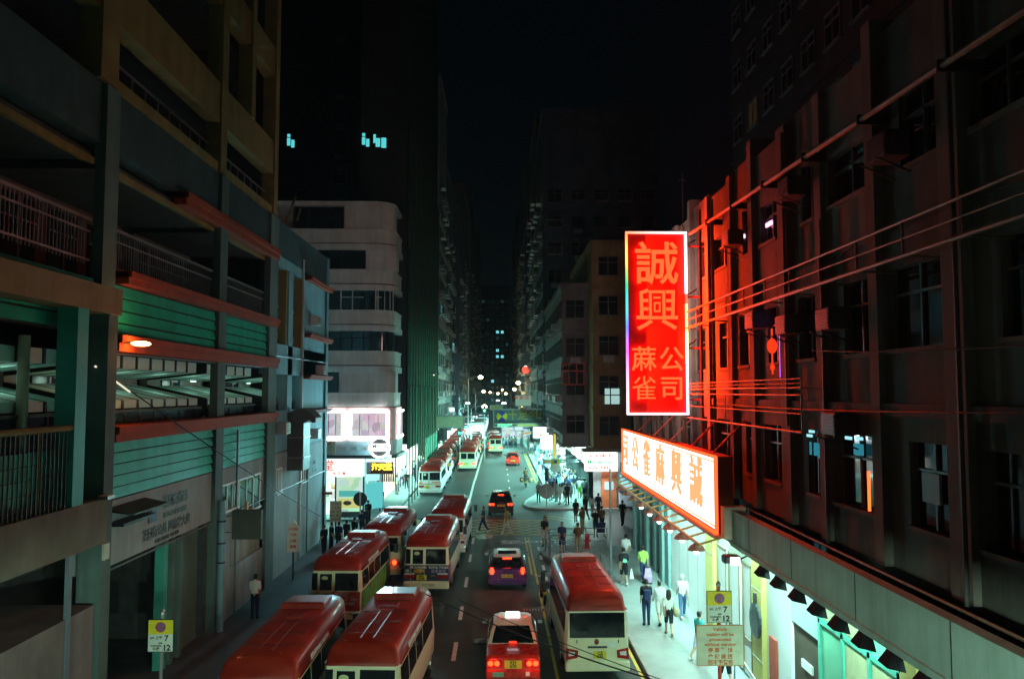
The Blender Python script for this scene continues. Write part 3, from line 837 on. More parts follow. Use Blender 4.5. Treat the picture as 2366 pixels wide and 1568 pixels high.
def tower(label, mat, x0, x1, y0, y1, z0, z1, side, storey=3.0, lit=(), bays=2.6, near_face=True, street=True, cages=.3, balcony=False, group='tenement blocks along the street', maxz=60, ylim=1e9, ac=.3):
    """side=+1: block on the right of the street (its street face looks to -x); -1: on the left"""
    root = thing('tenement_block', label, 'building', ((x0 + x1) / 2, (y0 + y1) / 2, 0), world=True, group=group)
    MB().box(x0, x1, y0, y1, z0, z1).obj('wall', LM[mat], root)
    xs = x0 if side > 0 else x1
    if z0 > 1:
        MB().box(x0 + (2.4 if side > 0 else 0), x1 - (0 if side > 0 else 2.4), y0 + .1, y1 - .1, 0, z0).obj('shop_storey', LM['grime_dark'], root)
    MB().box(x0 - .15, x1 + .15, y0 - .15, y1 + .15, z1, z1 + .5).obj('parapet', LM[mat], root)
    n = int((min(z1, maxz) - z0) / storey)
    for k in range(n):
        zb = z0 + k * storey
        MB().box(x0 - .12, x1 + .12, y0 - .12, y1 + .12, zb - .12, zb + .1).obj('floor_band', LM[mat], root)
        faces = []
        if near_face:
            m = max(1, int((x1 - x0) / bays))
            faces += [((x0 + (x1 - x0) * (j + .5) / m, y0, zb + 1), (0, 0, 0), ('n', k, j)) for j in range(m) if (x0 + (x1 - x0) * (j + .5) / m) * side < 17]
        if street:
            m = max(1, int((y1 - y0) / bays))
            faces += [((xs, y0 + (y1 - y0) * (j + .5) / m, zb + 1), (0, 0, -RX if side > 0 else RX), ('s', k, j)) for j in range(m) if y0 + (y1 - y0) * (j + .5) / m < ylim]
        for p, rot, key in faces:
            kind = 'dark'
            if key in lit: kind = 'cyan'
            elif R.random() < .07: kind = R.choice(('dim', 'dim', 'dim', 'glow'))
            out = Vector((0, -1, 0)) if rot[2] == 0 else Vector((-side, 0, 0))
            inst('window', WIN[kind], root, Vector(p) + out * .02, rot)
            q = R.random()
            if q < ac:
                inst('air_conditioner', acm, root, Vector(p) + Vector((0, 0, -.62)) + out * .02, rot)
            elif q < ac + cages:
                inst('window_cage', cage, root, Vector(p) + Vector((0, 0, .05)) + out * .16, rot)
    return root


# left row beyond the rounded building
gs = tower('dark block wrapped in green netting behind the rounded building', 'grime_dark', -10.8, -7.1, 62.2, 93, 5, 52, -1, near_face=False, street=False, cages=.1, maxz=30)
tower('pale tenement with balconies left of the road behind netted block', 'grime_pale', -10.8, -6.9, 93.4, 106, 5, 46, -1, lit={('s', 4, 1)}, near_face=False, cages=.5, maxz=36)
tower('blue grey tenement with one lit window high on the left', 'grime_blue', -24, -6.2, 128, 150, 5.2, 34, -1, lit={('n', 3, 5)}, maxz=32)
tower('teal tenement on the left in front of the far market', 'grime_teal', -10.8, -7.2, 106.4, 127.6, 5, 40, -1, near_face=False, cages=.5, maxz=34)
tower('dark tenement on the left past the street market', 'grime_grey', -26, -6.8, 151, 180, 5, 48, -1, near_face=False, ylim=172, maxz=36)
tower('tall teal tenement far down on the left', 'grime_teal', -26, -6.2, 181, 230, 5, 55, -1, bays=5, near_face=False, maxz=40)
tower('farthest dark blue tower on the left horizon', 'grime_blue', -30, -6.2, 232, 300, 0, 60, -1, bays=8, near_face=False, maxz=40, storey=4)
tower('black tower closing the end of the street with scattered lit windows', 'grime_dark', -9, 6, 420, 445, 0, 64, -1, street=False, bays=2.5, lit={('n', 12, 3), ('n', 12, 4), ('n', 9, 3), ('n', 8, 3), ('n', 8, 4), ('n', 4, 2)}, storey=3.2, cages=0)
tower('huge unlit tower rising behind the market building with teal windows at its top', 'grime_dark', -80, -10.9, 82, 125, 20, 60, -1, street=False, bays=3.5, near_face=True, cages=0, storey=3.1, lit=())
# right row beyond the side street
rb = tower('ochre tenement with one cyan lit window at the side street corner', 'grime_brown', 7.35, 22, 62.2, 80, 4.6, 20.2, 1, storey=3.1, lit=(), street=False, cages=.15, bays=2.4)
rg2 = tower('grey tenement bay overhanging the pavement with red framed window', 'grime_grey', 5.2, 7.3, 65, 88, 4.6, 17.2, 1, storey=3.1, cages=.1, bays=1.9)
tower('dark blue tenement behind the grey bay on the right', 'grime_blue', 5.0, 18, 88.5, 101, 5, 40, 1, cages=.5, maxz=34, near_face=True)
tower('teal tenement on the right behind the hanging gold shop sign', 'grime_teal', 4.9, 18, 101.4, 122, 5, 44, 1, cages=.5, near_face=False, maxz=36)
tower('blue tenement with neon lantern on the right of the far street', 'grime_blue', 4.2, 18, 122.5, 150, 5, 34, 1, lit={('n', 7, 0), ('n', 5, 0), ('n', 4, 0)}, cages=.4, maxz=34)
tower('dark tenement on the right past the far crossing', 'grime_grey', 5, 20, 151, 185, 5, 52, 1, near_face=False, bays=3.5, maxz=38)
tower('tall teal tenement far down on the right', 'grime_teal', 5.2, 22, 186, 240, 5, 50, 1, bays=5, near_face=False, maxz=40)
tower('farthest dark tower on the right horizon', 'grime_dark', 5.4, 25, 242, 310, 0, 62, 1, bays=8, near_face=False, maxz=40, storey=4)
# three lit windows high on the huge dark tower (teal)
for k, (px, py) in enumerate(((667, 328), (840, 326), (873, 331))):
    yw = 81.9 if k == 0 else 62.1
    p = PY(px, py, yw)
    sw_ = 1 if k == 0 else .76
    w = MB()
    for (dx, z0, z1, ww) in ((0, 0, .8, .34), (.42, -.2, .6, .34), (0, .9, 1.2, .3)) if k != 2 else ((-.35, .4, 1.3, .25), (0, 0, .9, .45), (.6, -.1, .95, .5)):
        w.box(p.x + (dx - ww / 2) * sw_, p.x + (dx + ww / 2) * sw_, yw - .05, yw + .05, p.z + (z0 - .4) * sw_, p.z + (z1 - .4) * sw_)
    t_ = thing('lit_window', ['small teal lit window just right of the ochre frame columns', 'dim teal lit window, narrow one of the pair above rounded building', 'bright teal lit window group high above the rounded building'][k], 'window', p, world=True)
    w.obj('pane', E('teal_pane', (.12, .8, .82), .75 if k != 1 else .4), t_)
    MB().box(p.x - .8 * sw_, p.x + .95 * sw_, yw, yw + .09, p.z - .7 * sw_, p.z + sw_).obj('frame', LM['grime_dark'], t_)
# green netting on poles over the netted block
net = M('green_netting', (.015, .075, .04), .9, var=.5, scale=1.5)
nt_ = thing('scaffold_netting', 'dark green scaffold netting hanging over the block left of the road', 'netting', (-7, 86, 0), world=True)
for k in range(14):
    y = 62.3 + k * 2.2
    for z in (4.5, 9.5, 14.5, 19.5, 24.5):
        MB().hexa([(-7.0, y, z), (-6.86 - .05 * ((k + int(z)) % 2), y, z), (-6.86, y + 2.15, z), (-7.0, y + 2.15, z), (-7.0, y, z + 4.9), (-6.86, y, z + 4.9), (-6.84 - .06 * (k % 2), y + 2.15, z + 4.9), (-7.0, y + 2.15, z + 4.9)]).obj('net_panel', net, nt_)
    MB().tube([(-6.78, y, 0.13), (-6.78, y, 30)], .05, 6).obj('bamboo_pole', M('bamboo', (.06, .06, .03), .8), nt_)
MB().box(-7.02, -6.9, 78.5, 92, .5, 4.4).obj('hoarding', M('green_hoarding', (.02, .3, .18), .6, var=.3), nt_)
# ------------------------------------------------------------------ right: mahjong house
FX = 7.9
mj = thing('mahjong_building', 'old concrete building with pilasters and open bays lit red by neon on the right', 'building', (FX, 28, 0), world=True)
rw = M('right_render', (0.115, 0.11, 0.1), 0.85, var=0.4, scale=0.8, streak=0.6)
rw2 = M('right_render_pale', (0.155, 0.145, 0.13), 0.85, var=0.18, scale=0.8, streak=0.4)
MB().box(12.5, 13, 4, 47, 5.4, 16.0).obj('inner_wall', darkwall, mk if False else mj)
MB().box(8.0, 13, 46.4, 47, 0.13, 17).obj('end_wall', rw, mj)
piers = [6.1, 8.7, 11.3, 13.9, 16.7, 19.45, 22.05, 24.7, 27.0, 29.9, 32.6, 35.3, 38, 40.7, 43.4, 46.2]
for i, y in enumerate(piers):
    wd = .62 if i in (3, 6) else .38
    MB().box(FX - .12, 8.6, y - wd, y + .02, 5.4, 16.2 + .5 * (i % 3 == 1)).obj('pilaster', rw2, mj)
Z0 = [5.4, 8.55, 12.1, 16.1]
holes = {}
for i in range(len(piers) - 1):
    a, b = piers[i] + .02, piers[i + 1] - (.62 if i + 1 in (3, 6) else .38)
    for lv in range(3):
        za, zb = Z0[lv], Z0[lv + 1]
        wa, wb = za + (.95 if lv == 0 else 1.2), zb - (.6 if lv == 0 else (.75 if lv == 1 else 1.35))
        if lv == 2 and i % 2 == 0: wb -= .3
        ya, yb = a + (.15 if i < 5 else .42), b - (.75 if (i + lv) % 2 else (.15 if i < 5 else .4))
        dep = FX + .02 + .05 * ((i + lv) % 2)
        # wall around the opening
        MB().box(dep, 8.5, a, b, za, wa).box(dep, 8.5, a, b, wb, zb + (0 if lv < 2 else .25 * (i % 2))).box(dep, 8.5, a, ya, wa, wb).box(dep, 8.5, yb, b, wa, wb).obj('wall_panel', rw if (i + lv) % 3 else rw2, mj)
        w = MB().box(8.12, 8.18, ya, yb, wa, wb).obj('window', glassd, mj)
        fr = MB().box(8.06, 8.12, (ya + yb) / 2 - .03, (ya + yb) / 2 + .03, wa, wb).box(8.06, 8.12, ya, yb, wa + (wb - wa) * .66, wa + (wb - wa) * .66 + .05)
        for yy in (ya, yb - .05):
            fr.box(8.06, 8.12, yy, yy + .05, wa, wb)
        fr.obj('frame', M('dark_frame', (.1, .09, .08), .5), w)
        MB().box(dep - .07, dep + .1, ya - .05, yb + .05, wa - .09, wa).obj('sill', rw2, mj)
    MB().box(FX - .06, 8.5, a, b, Z0[1] - .14, Z0[1] + .12).obj('floor_band', rw, mj)
MB().box(8.2, 13, 4, 47, 15.6, 15.9).obj('roof_slab', concrete, mj)
MB().box(8.5, 12.5, 4, 47, 8.4, 8.55).box(8.5, 12.5, 4, 47, 11.95, 12.1).obj('floor_slabs', concrete, mj)
# a few first-floor rooms with cold lamps
brm = E('blue_room', (.08, .6, .8), .3)
for (ya, yb, z0, z1) in ((19.7, 19.85, 7.3, 7.62), (19.95, 20.12, 7.25, 7.62), (20.25, 20.4, 7.3, 7.62), (20.65, 20.75, 7.3, 7.62), (17.7, 18.1, 7.5, 7.75)):
    MB().box(8.0, 8.05, ya, yb, z0, z1).obj('lit_pane', brm, mj)
for (ya, z0) in ((20.3, 7.86), (20.45, 8.0 - .25), (18.15, 7.82), (17.6, 7.84)):
    MB().box(7.96, 8.0, ya, ya + .3, z0, z0 + .07).obj('room_lamp', E('blue_white_lamp', (.4, .9, 1), .9), mj)
MB().tube([(7.98, 17.35, 6.2), (7.98, 17.35, 7.2)], .03).obj('red_tube', E('red_tube', (1, .12, .02), 2.5), mj)
MB().box(8.0, 8.05, 14.6, 15.2, 6.85, 7.4).obj('notice_board', M('pale_notice', (.35, .42, .42), .6), mj)
for (yy, zz) in ((26.0, 13.9), (23.4, 13.8)):
    MB().box(8.0, 8.05, yy - .2, yy + .3, zz, zz + .12).obj('pink_tube', E('pink_tube', (1, .35, .7), 2.5), mj)
MB().box(7.9, 7.96, 22.35, 22.45, 9.3, 11.0).obj('violet_tube', E('violet_tube', (.5, .1, 1), 2.2), mj)
MB().box(7.9, 7.96, 22.3, 22.42, 11.3, 11.6).obj('cyan_tube', E('cyan_tube', (.1, .9, .7), 1.2), mj)
ln = MB()
ln.ball((7.8, 22.75, 10.2), .15, .15, .22).box(7.78, 7.82, 22.73, 22.77, 9.4, 10.7).ball((7.8, 22.75, 9.6), .07, .07, .1)
ln.obj('red_lantern', E('red_lantern', (1, .05, .01), .9), tag(thing('paper_lantern', 'small glowing red lantern hanging in a dark bay right of the neon sign', 'lantern', (8.05, 22.6, 9.4), world=True)))
# air-conditioners on brackets
acr = M('rusty_ac', (.05, .042, .04), .6, var=.4, scale=5)
for (y, z, lab) in ((23.4, 10.75, 'rusty air conditioner on brackets nearest the neon sign'), (18.1, 10.3, 'dark air conditioner in the unlit bay above the pipe frame'), (20.4, 13.9, 'small air conditioner below the long diagonal pipe, lit red at its edge'), (25.7, 13.6, 'air conditioner with bundled cables high beside the orange bay'), (15.3, 13.4, 'unlit air conditioner under the long pipe near the right edge'), (17.9, 7.95, 'air conditioner above the first floor window with the red tube'), (20.8, 10.4, 'air conditioner between the two dark middle bays')):
    t_ = thing('air_conditioner', lab, 'air conditioner', (7.5, y, z), world=True, group='air conditioners on the mahjong building')
    MB().cbox(7.35, 7.85, y - .38, y + .38, z, z + .5, .03).obj('casing', acr, t_)
    mb = MB()
    for k in range(6):
        mb.box(7.33, 7.35, y - .33, y + .33, z + .06 + k * .07, z + .085 + k * .07)
    mb.obj('grille', darkmetal, t_)
    MB().tube([(7.88, y - .3, z - .3), (7.2, y - .3, z - .03)], .02).tube([(7.88, y + .3, z - .3), (7.2, y + .3, z - .03)], .02).obj('bracket', darkmetal, t_)
# pipes and rails along the facade
pipe_p = M('pipe_ochre', (.13, .1, .065), .5, var=.2, scale=4)
t_ = thing('facade_pipe', 'long ochre pipe climbing diagonally across the upper right facade', 'pipe', (7.4, 20, 14.5), world=True)
MB().tube([(7.4, 30.6, 14.97), (7.4, 4, 14.0)], .06, 8).obj('pipe', pipe_p, t_, smooth=True)
for y in (28, 25, 22, 19, 16, 13):
    MB().box(7.32, 8.2, y - .03, y + .03, 14.0 + (y - 4) * .0365 - .1, 14.0 + (y - 4) * .0365 + .1).obj('clip', darkmetal, t_)
def rail(label, z0, ya, yb, hgt, r0, n, x=7.3, droop=0.0):
    t_ = thing('pipe_railing', label, 'railing', (x, yb, z0), world=True)
    MB().tube([(x, ya, z0), (x, yb, z0 + droop)], r0, 7).obj('bottom_rail', pipe_p, t_)
    MB().tube([(x, ya, z0 + hgt), (x, yb, z0 + hgt + droop)], r0 * .7, 7).obj('top_rail', pipe_p, t_)
    MB().tube([(x, ya, z0 + hgt * .5), (x, yb, z0 + hgt * .5 + droop)], r0 * .5, 6).obj('middle_rail', pipe_p, t_)
    for k in range(n):
        y = ya + (yb - ya) * k / (n - 1)
        MB().tube([(x, y, z0 + droop * k / (n - 1)), (x, y, z0 + hgt + droop * k / (n - 1))], r0 * .6, 6).obj('post', pipe_p, t_)
        MB().tube([(x, y, z0 + droop * k / (n - 1)), (8.2, y, z0 + droop * k / (n - 1) - .05)], r0 * .5, 6).obj('strut', pipe_p, t_)
    return t_


rail('pipe balustrade stretching across the middle of the right facade', 11.35, 31.2, 10.5, .62, .045, 12, droop=.0)
rail('slim pipe frame in front of the lower windows right of the neon sign', 9.0, 32, 19.3, .22, .022, 6)
rail('lower square pipe frame just above the white sign', 7.92, 32.4, 19.3, .9, .032, 3)
t_ = thing('vertical_pipes', 'pair of rust lit downpipes between the neon sign and facade', 'pipe', (7.45, 27.4, 5), world=True)
for y in (27.5, 29.2, 32):
    MB().tube([(7.42, y, 5.4), (7.42, y, 15.6)], .06, 7).obj('pipe', pipe_p, t_)
t_ = thing('cable_bundle', 'sagging black cables strung along the dark right facade', 'cable', (7.6, 18, 9), world=True)
for k, (ya, yb, za, zb, sg) in enumerate(((28, 8, 8.5, 8.7, .12), (19.4, 6.5, 9.9, 9.6, .15))):
    MB().tube([(7.62, ya + (yb - ya) * j / 10, za + (zb - za) * j / 10 - 4 * sg * (j / 10) * (1 - j / 10)) for j in range(11)], .014, 5).obj('cable', darkmetal, t_)
for k, (y, z0, z1) in enumerate(((13.3, 5.4, 15.8), (18.85, 5.4, 13), (21.3, 8, 15.9))):
    MB().tube([(7.68, y, z0), (7.68, y, z1)], .045, 6).obj('downpipe', M('dark_pipe', (.06, .06, .055), .6), t_)
# fixtures on the parapet
t_ = thing('antenna', 'thin mast on the roof edge left of the orange parapet', 'antenna', (8.2, 35, 16), world=True)
MB().tube([(8.2, 35.2, 16), (8.2, 35.2, 18.6)], .03).obj('mast', darkmetal, t_)
MB().tube([(8.0, 35.2, 18.3), (8.4, 35.2, 18.3)], .015).obj('crossbar', darkmetal, t_)
# dark tall mass behind
tower('dark tower set back behind the red lit parapet on the right', 'grime_dark', 14, 40, 18, 47, 0, 42, 1, cages=0, ac=0, maxz=42, near_face=False, storey=3.2, group=None)

# canopy over the pavement
cn = thing('concrete_canopy', 'long stained concrete canopy over the shopfronts at lower right', 'canopy', (7.2, 16, 4.4), world=True)
cnm = M('canopy_concrete', (0.36, 0.5, 0.45), 0.8, var=0.16, scale=.9, streak=0.5)
MB().box(6.9, 7.15, 2, 23.9, 4.42, 5.42).obj('fascia', cnm, cn)
MB().box(7.15, FX, 2, 46, 4.75, 5.0).obj('slab', M('canopy_top', (.12, .1, .09), .9, var=.3), cn)
MB().box(6.95, 7.2, 23.9, 46, 4.4, 4.9).obj('rear_fascia', cnm, cn)
MB().box(6.84, 6.9, 2, 23.9, 4.4, 4.52).obj('drip_edge', cnm, cn)
MB().tube([(7.3, 10, 5.47), (7.3, 23.5, 5.5)], .03).obj('conduit', pipe_p, cn)
for y in (9, 12.4, 15.7, 19.1, 22.3):
    MB().box(6.894, 6.9, y, y + .025, 4.52, 5.42).obj('joint', darkmetal, cn)
# black hooded lamps hanging along the canopy edge
hood_p = M('hood_black', (.006, .006, .007), .9, spec=.1)
labs = ['farthest', 'second farthest', 'third farthest', 'fourth farthest', 'middle', 'third nearest', 'second nearest', 'nearest']
for k, y in enumerate((21.2, 20.0, 18.75, 17.6, 16.5, 15.4, 14.3, 13.2)):
    t_ = thing('hooded_lamp', labs[k] + ' black cloth hood hanging in the row under canopy edge', 'lamp hood', (6.85, y, 4.3), world=True, group='black hoods along the canopy edge')
    MB().hexa([(6.7, y - .22, 4.16), (7.0, y - .3, 4.1), (7.0, y + .28, 4.06), (6.7, y + .14, 4.18), (6.86, y - .1, 4.4), (7.0, y - .12, 4.42), (7.0, y + .12, 4.42), (6.86, y + .1, 4.4)]).obj('hood', hood_p, t_)
    MB().tube([(6.9, y, 4.4), (6.9, y, 4.5)], .015).obj('clip', greymetal, t_)
fl = thing('floodlight', 'small white floodlight at the near end of the white neon sign', 'lamp', (6.8, 22.9, 4.3), world=True)
MB().cbox(6.3, 6.75, 22.6, 22.95, 4.15, 4.35, .03).obj('housing', blackp, fl)
MB().box(6.45, 6.7, 22.5, 22.58, 4.13, 4.33).obj('lens', E('flood_white', (.95, 1, .98), 3), fl)
MB().tube([(6.75, 22.7, 4.25), (7.0, 22.7, 4.35)], .025).obj('arm', darkmetal, fl)

# shopfronts under the canopy, from near to far
WX = 7.78
sf = thing('shopfront_row', 'row of white lit shopfronts with ochre pilasters under right canopy', 'shopfront', (WX, 26, .13), world=True)
sw = M('shop_white', (.78, .8, .8), .55, var=.05)
och2 = M('ochre_panel', (.42, .36, .12), .5, var=.12)
MB().box(WX, 8.2, 30.1, 36.5, .13, 4.75).obj('white_wall', sw, sf)
for y in (31.7, 33.3, 34.9):
    MB().box(WX - .008, WX, y, y + .02, .13, 4.7).obj('wall_joint', greymetal, sf)
def pil(y0, y1, mat=och2):
    MB().box(WX - .16, 8.2, y0, y1, .13, 4.75).obj('pilaster', mat, sf)
    for z in (1.1, 3.1):
        MB().box(WX - .168, WX - .16, y0, y1, z, z + .03).obj('joint', white, sf)


pil(28.9, 29.9); pil(23.6, 24.5)
MB().box(WX, 8.2, 24.5, 28.9, .13, 4.75).obj('white_wall', sw, sf)
for (a, b) in ((24.8, 25.7), (26.0, 27.2), (27.5, 28.6)):
    d = MB().box(WX - .06, WX, a, b, .2, 3.6).obj('door_panel', sw, sf)
    MB().box(WX - .09, WX - .06, a, a + .06, .2, 3.6).box(WX - .09, WX - .06, b - .06, b, .2, 3.6).box(WX - .09, WX - .06, a, b, 3.54, 3.6).box(WX - .09, WX - .06, a, b, 1.3, 1.33).obj('frame', M('bronze_frame', (.2, .17, .1), .4, metal=.5), d)
MB().box(WX - .1, WX - .02, 24.8, 27.0, 3.62, 4.4).obj('transom', M('grey_transom', (.3, .32, .25), .5), sf)
med = thing('medallion', 'black ornate oval medallion on the ochre pilaster', 'ornament', (WX - .17, 24.05, 1.5), world=True)
MB().lathe((WX - .17, 24.05, 2.2), [(.5, 0), (.5, -.06), (.36, -.08)], 18, 'x').obj('disc', M('medallion_black', (.02, .03, .035), .3, var=.8, scale=9), med)
MB().box(WX - .25, WX - .16, 24.0, 24.1, 2.7, 3.0).obj('hook', darkmetal, med)
MB().box(WX, 8.2, 22.6, 23.6, .13, 4.75).obj('white_wall', sw, sf)
MB().box(WX - .06, WX, 22.75, 23.3, .6, 2.0).obj('red_niche', M('red_niche', (.35, .06, .04), .5), sf)
MB().box(WX - .03, 8.2, 21.6, 22.6, .13, 4.75).obj('white_wall', sw, sf)
MB().box(WX - .02, 8.2, 19.6, 21.6, 2.9, 4.75).obj('white_wall', M('cyan_tile', (.5, .62, .62), .45), sf)
MB().box(WX + .05, 8.2, 19.8, 21.6, .13, 2.9).obj('dark_doorway', M('brown_door', (.07, .05, .035), .6), sf)
MB().box(WX, WX + .05, 20.3, 21.0, 1.9, 2.1).obj('plaque', white, sf)
MB().box(WX - .05, 8.2, 15.6, 19.6, .13, 4.75).obj('green_shutter', M('jade_panel', (.16, .45, .3), .45, var=.12), sf)
for y in (15.65, 16.9, 18.2, 19.5):
    MB().box(WX - .1, WX - .05, y, y + .12, .13, 4.4).obj('shutter_bar', M('jade_bar', (.08, .4, .3), .4), sf)
for z in (.3, 1.4, 3.4):
    MB().box(WX - .1, WX - .05, 15.6, 19.6, z, z + .12).obj('shutter_bar', MC['jade_bar'], sf)
for (a, b, z0, z1) in ((17.05, 18.15, 1.6, 3.3), (15.8, 16.85, 1.6, 3.3), (17.05, 18.15, 3.55, 4.3), (18.35, 19.45, 3.55, 4.3)):
    MB().box(WX - .065, WX - .05, a, b, z0, z1).obj('shutter_pane', M('sand_pane', (.5, .5, .3), .5), sf)
pil(14.9, 15.5)
MB().box(WX - .05, 8.2, 8, 14.9, .13, 4.75).obj('white_wall', sw, sf)
MB().box(WX - .09, WX - .05, 11.6, 14.4, 1.2, 3.2).obj('mural', M('mural_ink', (.55, .55, .42), .6, var=.6, scale=6), sf)
text('財源廣進', .7, M('mural_text', (.06, .06, .05), .6), sf, (WX - .1, 12.9, 2.1), '-x', .015)
# darker colonnade farther on
tealg = M('teal_grey_panel', (.16, .26, .26), .5, var=.2, scale=1)
for k, y in enumerate((36.7, 37.7, 39.8, 41.6, 43.4, 45.2)):
    MB().box(WX - .1 - .08 * (k % 2), 8.2, y, y + .6, .13, 4.75).obj('pilaster', tealg, sf)
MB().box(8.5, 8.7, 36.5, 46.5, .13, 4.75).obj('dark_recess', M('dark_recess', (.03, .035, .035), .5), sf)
MB().box(WX + .1, 8.5, 38.2, 39.6, .13, 1.6).obj('pale_cabinet', M('sand_cabinet', (.4, .36, .26), .6), sf)
for k in range(6):
    MB().box(WX + .15, WX + .2, 40.5 + k * .16, 40.56 + k * .16, .13, 3.6).obj('gate_bar', darkmetal, sf)
# battens under the canopy light the pavement and the white wall
for k, (y, ln_, pw) in enumerate(((43, 1.4, 18), (38.5, 1.4, 20), (34, 2.6, 900), (31, 2.6, 1050), (27.5, 2.6, 950), (24, 2.4, 560), (20.5, 2.0, 280), (17, 2.0, 130), (13, 2.0, 90))):
    bt = thing('batten_lamp', ['farthest', 'second farthest', 'third farthest', 'fourth farthest', 'middle', 'fourth nearest', 'third nearest', 'second nearest', 'nearest'][k] + ' fluorescent batten under the right canopy', 'lamp', (7.3, y, 4.6), world=True, group='fluorescent battens under the canopy')
    MB().box(7.26, 7.36, y - ln_ / 2, y + ln_ / 2, 4.6, 4.74).obj('housing', white, bt)
    MB().tube([(7.31, y - ln_ / 2 + .05, 4.57), (7.31, y + ln_ / 2 - .05, 4.57)], .02).obj('tube', E('fluorescent_tube', (0.75, 1, 0.9), 9), bt)
    area('batten_light', (7.25, y, 4.5), .15, pw, (.5, 1, .87) if y < 36 else CY, (0, math.radians(-22), 0), bt, ln_)

# ------------------------------------------------------------------ white mahjong sign on the canopy edge
ws = thing('white_neon_sign', 'long glowing white sign with red characters along the canopy edge', 'sign', (6.6, 33, 4.6), world=True)
SX = 6.6
MB().box(SX + .04, SX + .5, 24.4, 42.6, 4.65, 6.95).obj('box', M('sign_box_red', (.16, .035, .02), .7), ws)
MB().box(SX, SX + .04, 24.5, 42.5, 4.75, 6.86).obj('panel', E('sign_white', (.66, 1, .93), 2.6), ws)
ngo = E('orange_neon', (1, .07, .016), 3)
for (a, b, z0, z1) in ((24.4, 42.6, 6.91, 6.97), (24.4, 42.6, 4.63, 4.69), (24.38, 24.44, 4.63, 6.97), (42.56, 42.62, 4.63, 6.97)):
    MB().box(SX - .08, SX + .02, a, b, z0, z1).obj('neon_border', ngo, ws)
for (a, b, z0, z1) in ((24.6, 42.4, 6.76, 6.8), (24.6, 42.4, 4.82, 4.86)):
    MB().box(SX - .06, SX - .005, a, b, z0, z1).obj('neon_border', E('orange_neon_soft', (1, .3, .16), 2), ws)
redch = E('sign_character_red', (1, .3, .13), 1.6)
for k, ch in enumerate('誠興麻雀公司'):
    text(ch, 1.72, redch, ws, (SX - .06, 26.75 + k * 2.95, 5.86), '-x', .0, .03, 'character')
    text(ch, 1.72, E('character_shadow', (1, .82, .75), 1.6), ws, (SX - .012, 26.75 + k * 2.95 - .16, 5.83), '-x', .02, .005, 'character_shadow')
# steel ledge below with a row of dish lamps
MB().tube([(SX - .55, 24.3, 4.32), (SX - .55, 42.6, 4.32)], .05, 7).obj('ledge_rail', M('ochre_steel', (.5, .38, .12), .5), ws)
for k in range(15):
    y = 24.5 + k * 1.28
    MB().tube([(SX - .55, y, 4.32), (SX + .1, y, 4.5)], .035, 6).obj('ledge_strut', MC['ochre_steel'], ws)
MB().box(SX - .1, SX + .5, 24.4, 42.6, 4.5, 4.6).obj('ledge_tray', M('tray_red', (.5, .12, .05), .5), ws)
for k in range(9):
    y = 25 + k * 1.9
    d = thing('dish_lamp', '%s dish lamp of the row below the long white sign' % ['nearest', 'second', 'third', 'fourth', 'fifth', 'sixth', 'seventh', 'eighth', 'farthest'][k], 'lamp', (SX - .5, y, 4.2), world=True, group='dish lamps below the white sign')
    MB().lathe((SX - .5, y, 4.1), [(.08, .16), (.2, .08), (.28, -.04), (.22, -.03)], 12).obj('dish', M('rusty_dish', (.3, .2, .16), .5), d, smooth=True)
    if k < 6:
        MB().ball((SX - .5, y, 4.02), .09).obj('bulb', E('bulb_white', (1, .98, .95), 9), d)
MB().box(SX + .1, SX + .75, 24.0, 24.38, 4.55, 5.5).obj('end_post', M('pale_post', (.6, .45, .36), .6), ws)
for y in (26, 29, 32.5, 36, 40):
    MB().tube([(SX + .3, y, 6.9), (8.0, y, 8.0)], .035).obj('stay', M('red_steel', (.35, .06, .04), .5), ws)

# ------------------------------------------------------------------ vertical neon sign
NY = 31.0
ns = thing('vertical_neon_sign', 'tall red neon sign with six characters and a rainbow tube border', 'sign', (6.15, NY, 8), world=True)
MB().box(4.98, 7.3, NY, NY + .35, 8.05, 15.08).obj('box', M('neon_panel', (.5, .014, .011), .6, var=.1), ns)
# rainbow border: the tube changes colour along its length
rb_m = bpy.data.materials.new('rainbow_neon'); rb_m.use_nodes = True
nt = rb_m.node_tree; nt.nodes.remove(nt.nodes['Principled BSDF'])
e_ = nt.nodes.new('ShaderNodeEmission'); e_.inputs['Strength'].default_value = 2.2
tc_ = nt.nodes.new('ShaderNodeTexCoord'); sp = nt.nodes.new('ShaderNodeSeparateXYZ')
nt.links.new(tc_.outputs['Object'], sp.inputs[0])
ma = nt.nodes.new('ShaderNodeMath'); ma.operation = 'MULTIPLY_ADD'; ma.inputs[1].default_value = .32; nt.links.new(sp.outputs['X'], ma.inputs[0])
mr = nt.nodes.new('ShaderNodeMapRange'); mr.inputs['From Min'].default_value = -7.2; mr.inputs['From Max'].default_value = 0.1
nt.links.new(sp.outputs['Z'], ma.inputs[2]); nt.links.new(ma.outputs[0], mr.inputs['Value'])
cr = nt.nodes.new('ShaderNodeValToRGB')
stops = [(0, (1, .75, .8)), (.12, (1, .4, .6)), (.25, (.7, .12, .8)), (.38, (.08, .16, 1)), (.48, (.05, .5, .7)), (.6, (.01, .5, .2)), (.68, (.25, .5, .08)), (.78, (1, .55, .1)), (.88, (1, .2, .07)), (1, (1, .8, .9))]
while len(cr.color_ramp.elements) < len(stops): cr.color_ramp.elements.new(.5)
for el, (p, c) in zip(cr.color_ramp.elements, stops): el.position = p; el.color = (*c, 1)
nt.links.new(mr.outputs[0], cr.inputs['Fac']); nt.links.new(cr.outputs['Color'], e_.inputs['Color'])
nt.links.new(e_.outputs[0], nt.nodes['Material Output'].inputs['Surface'])
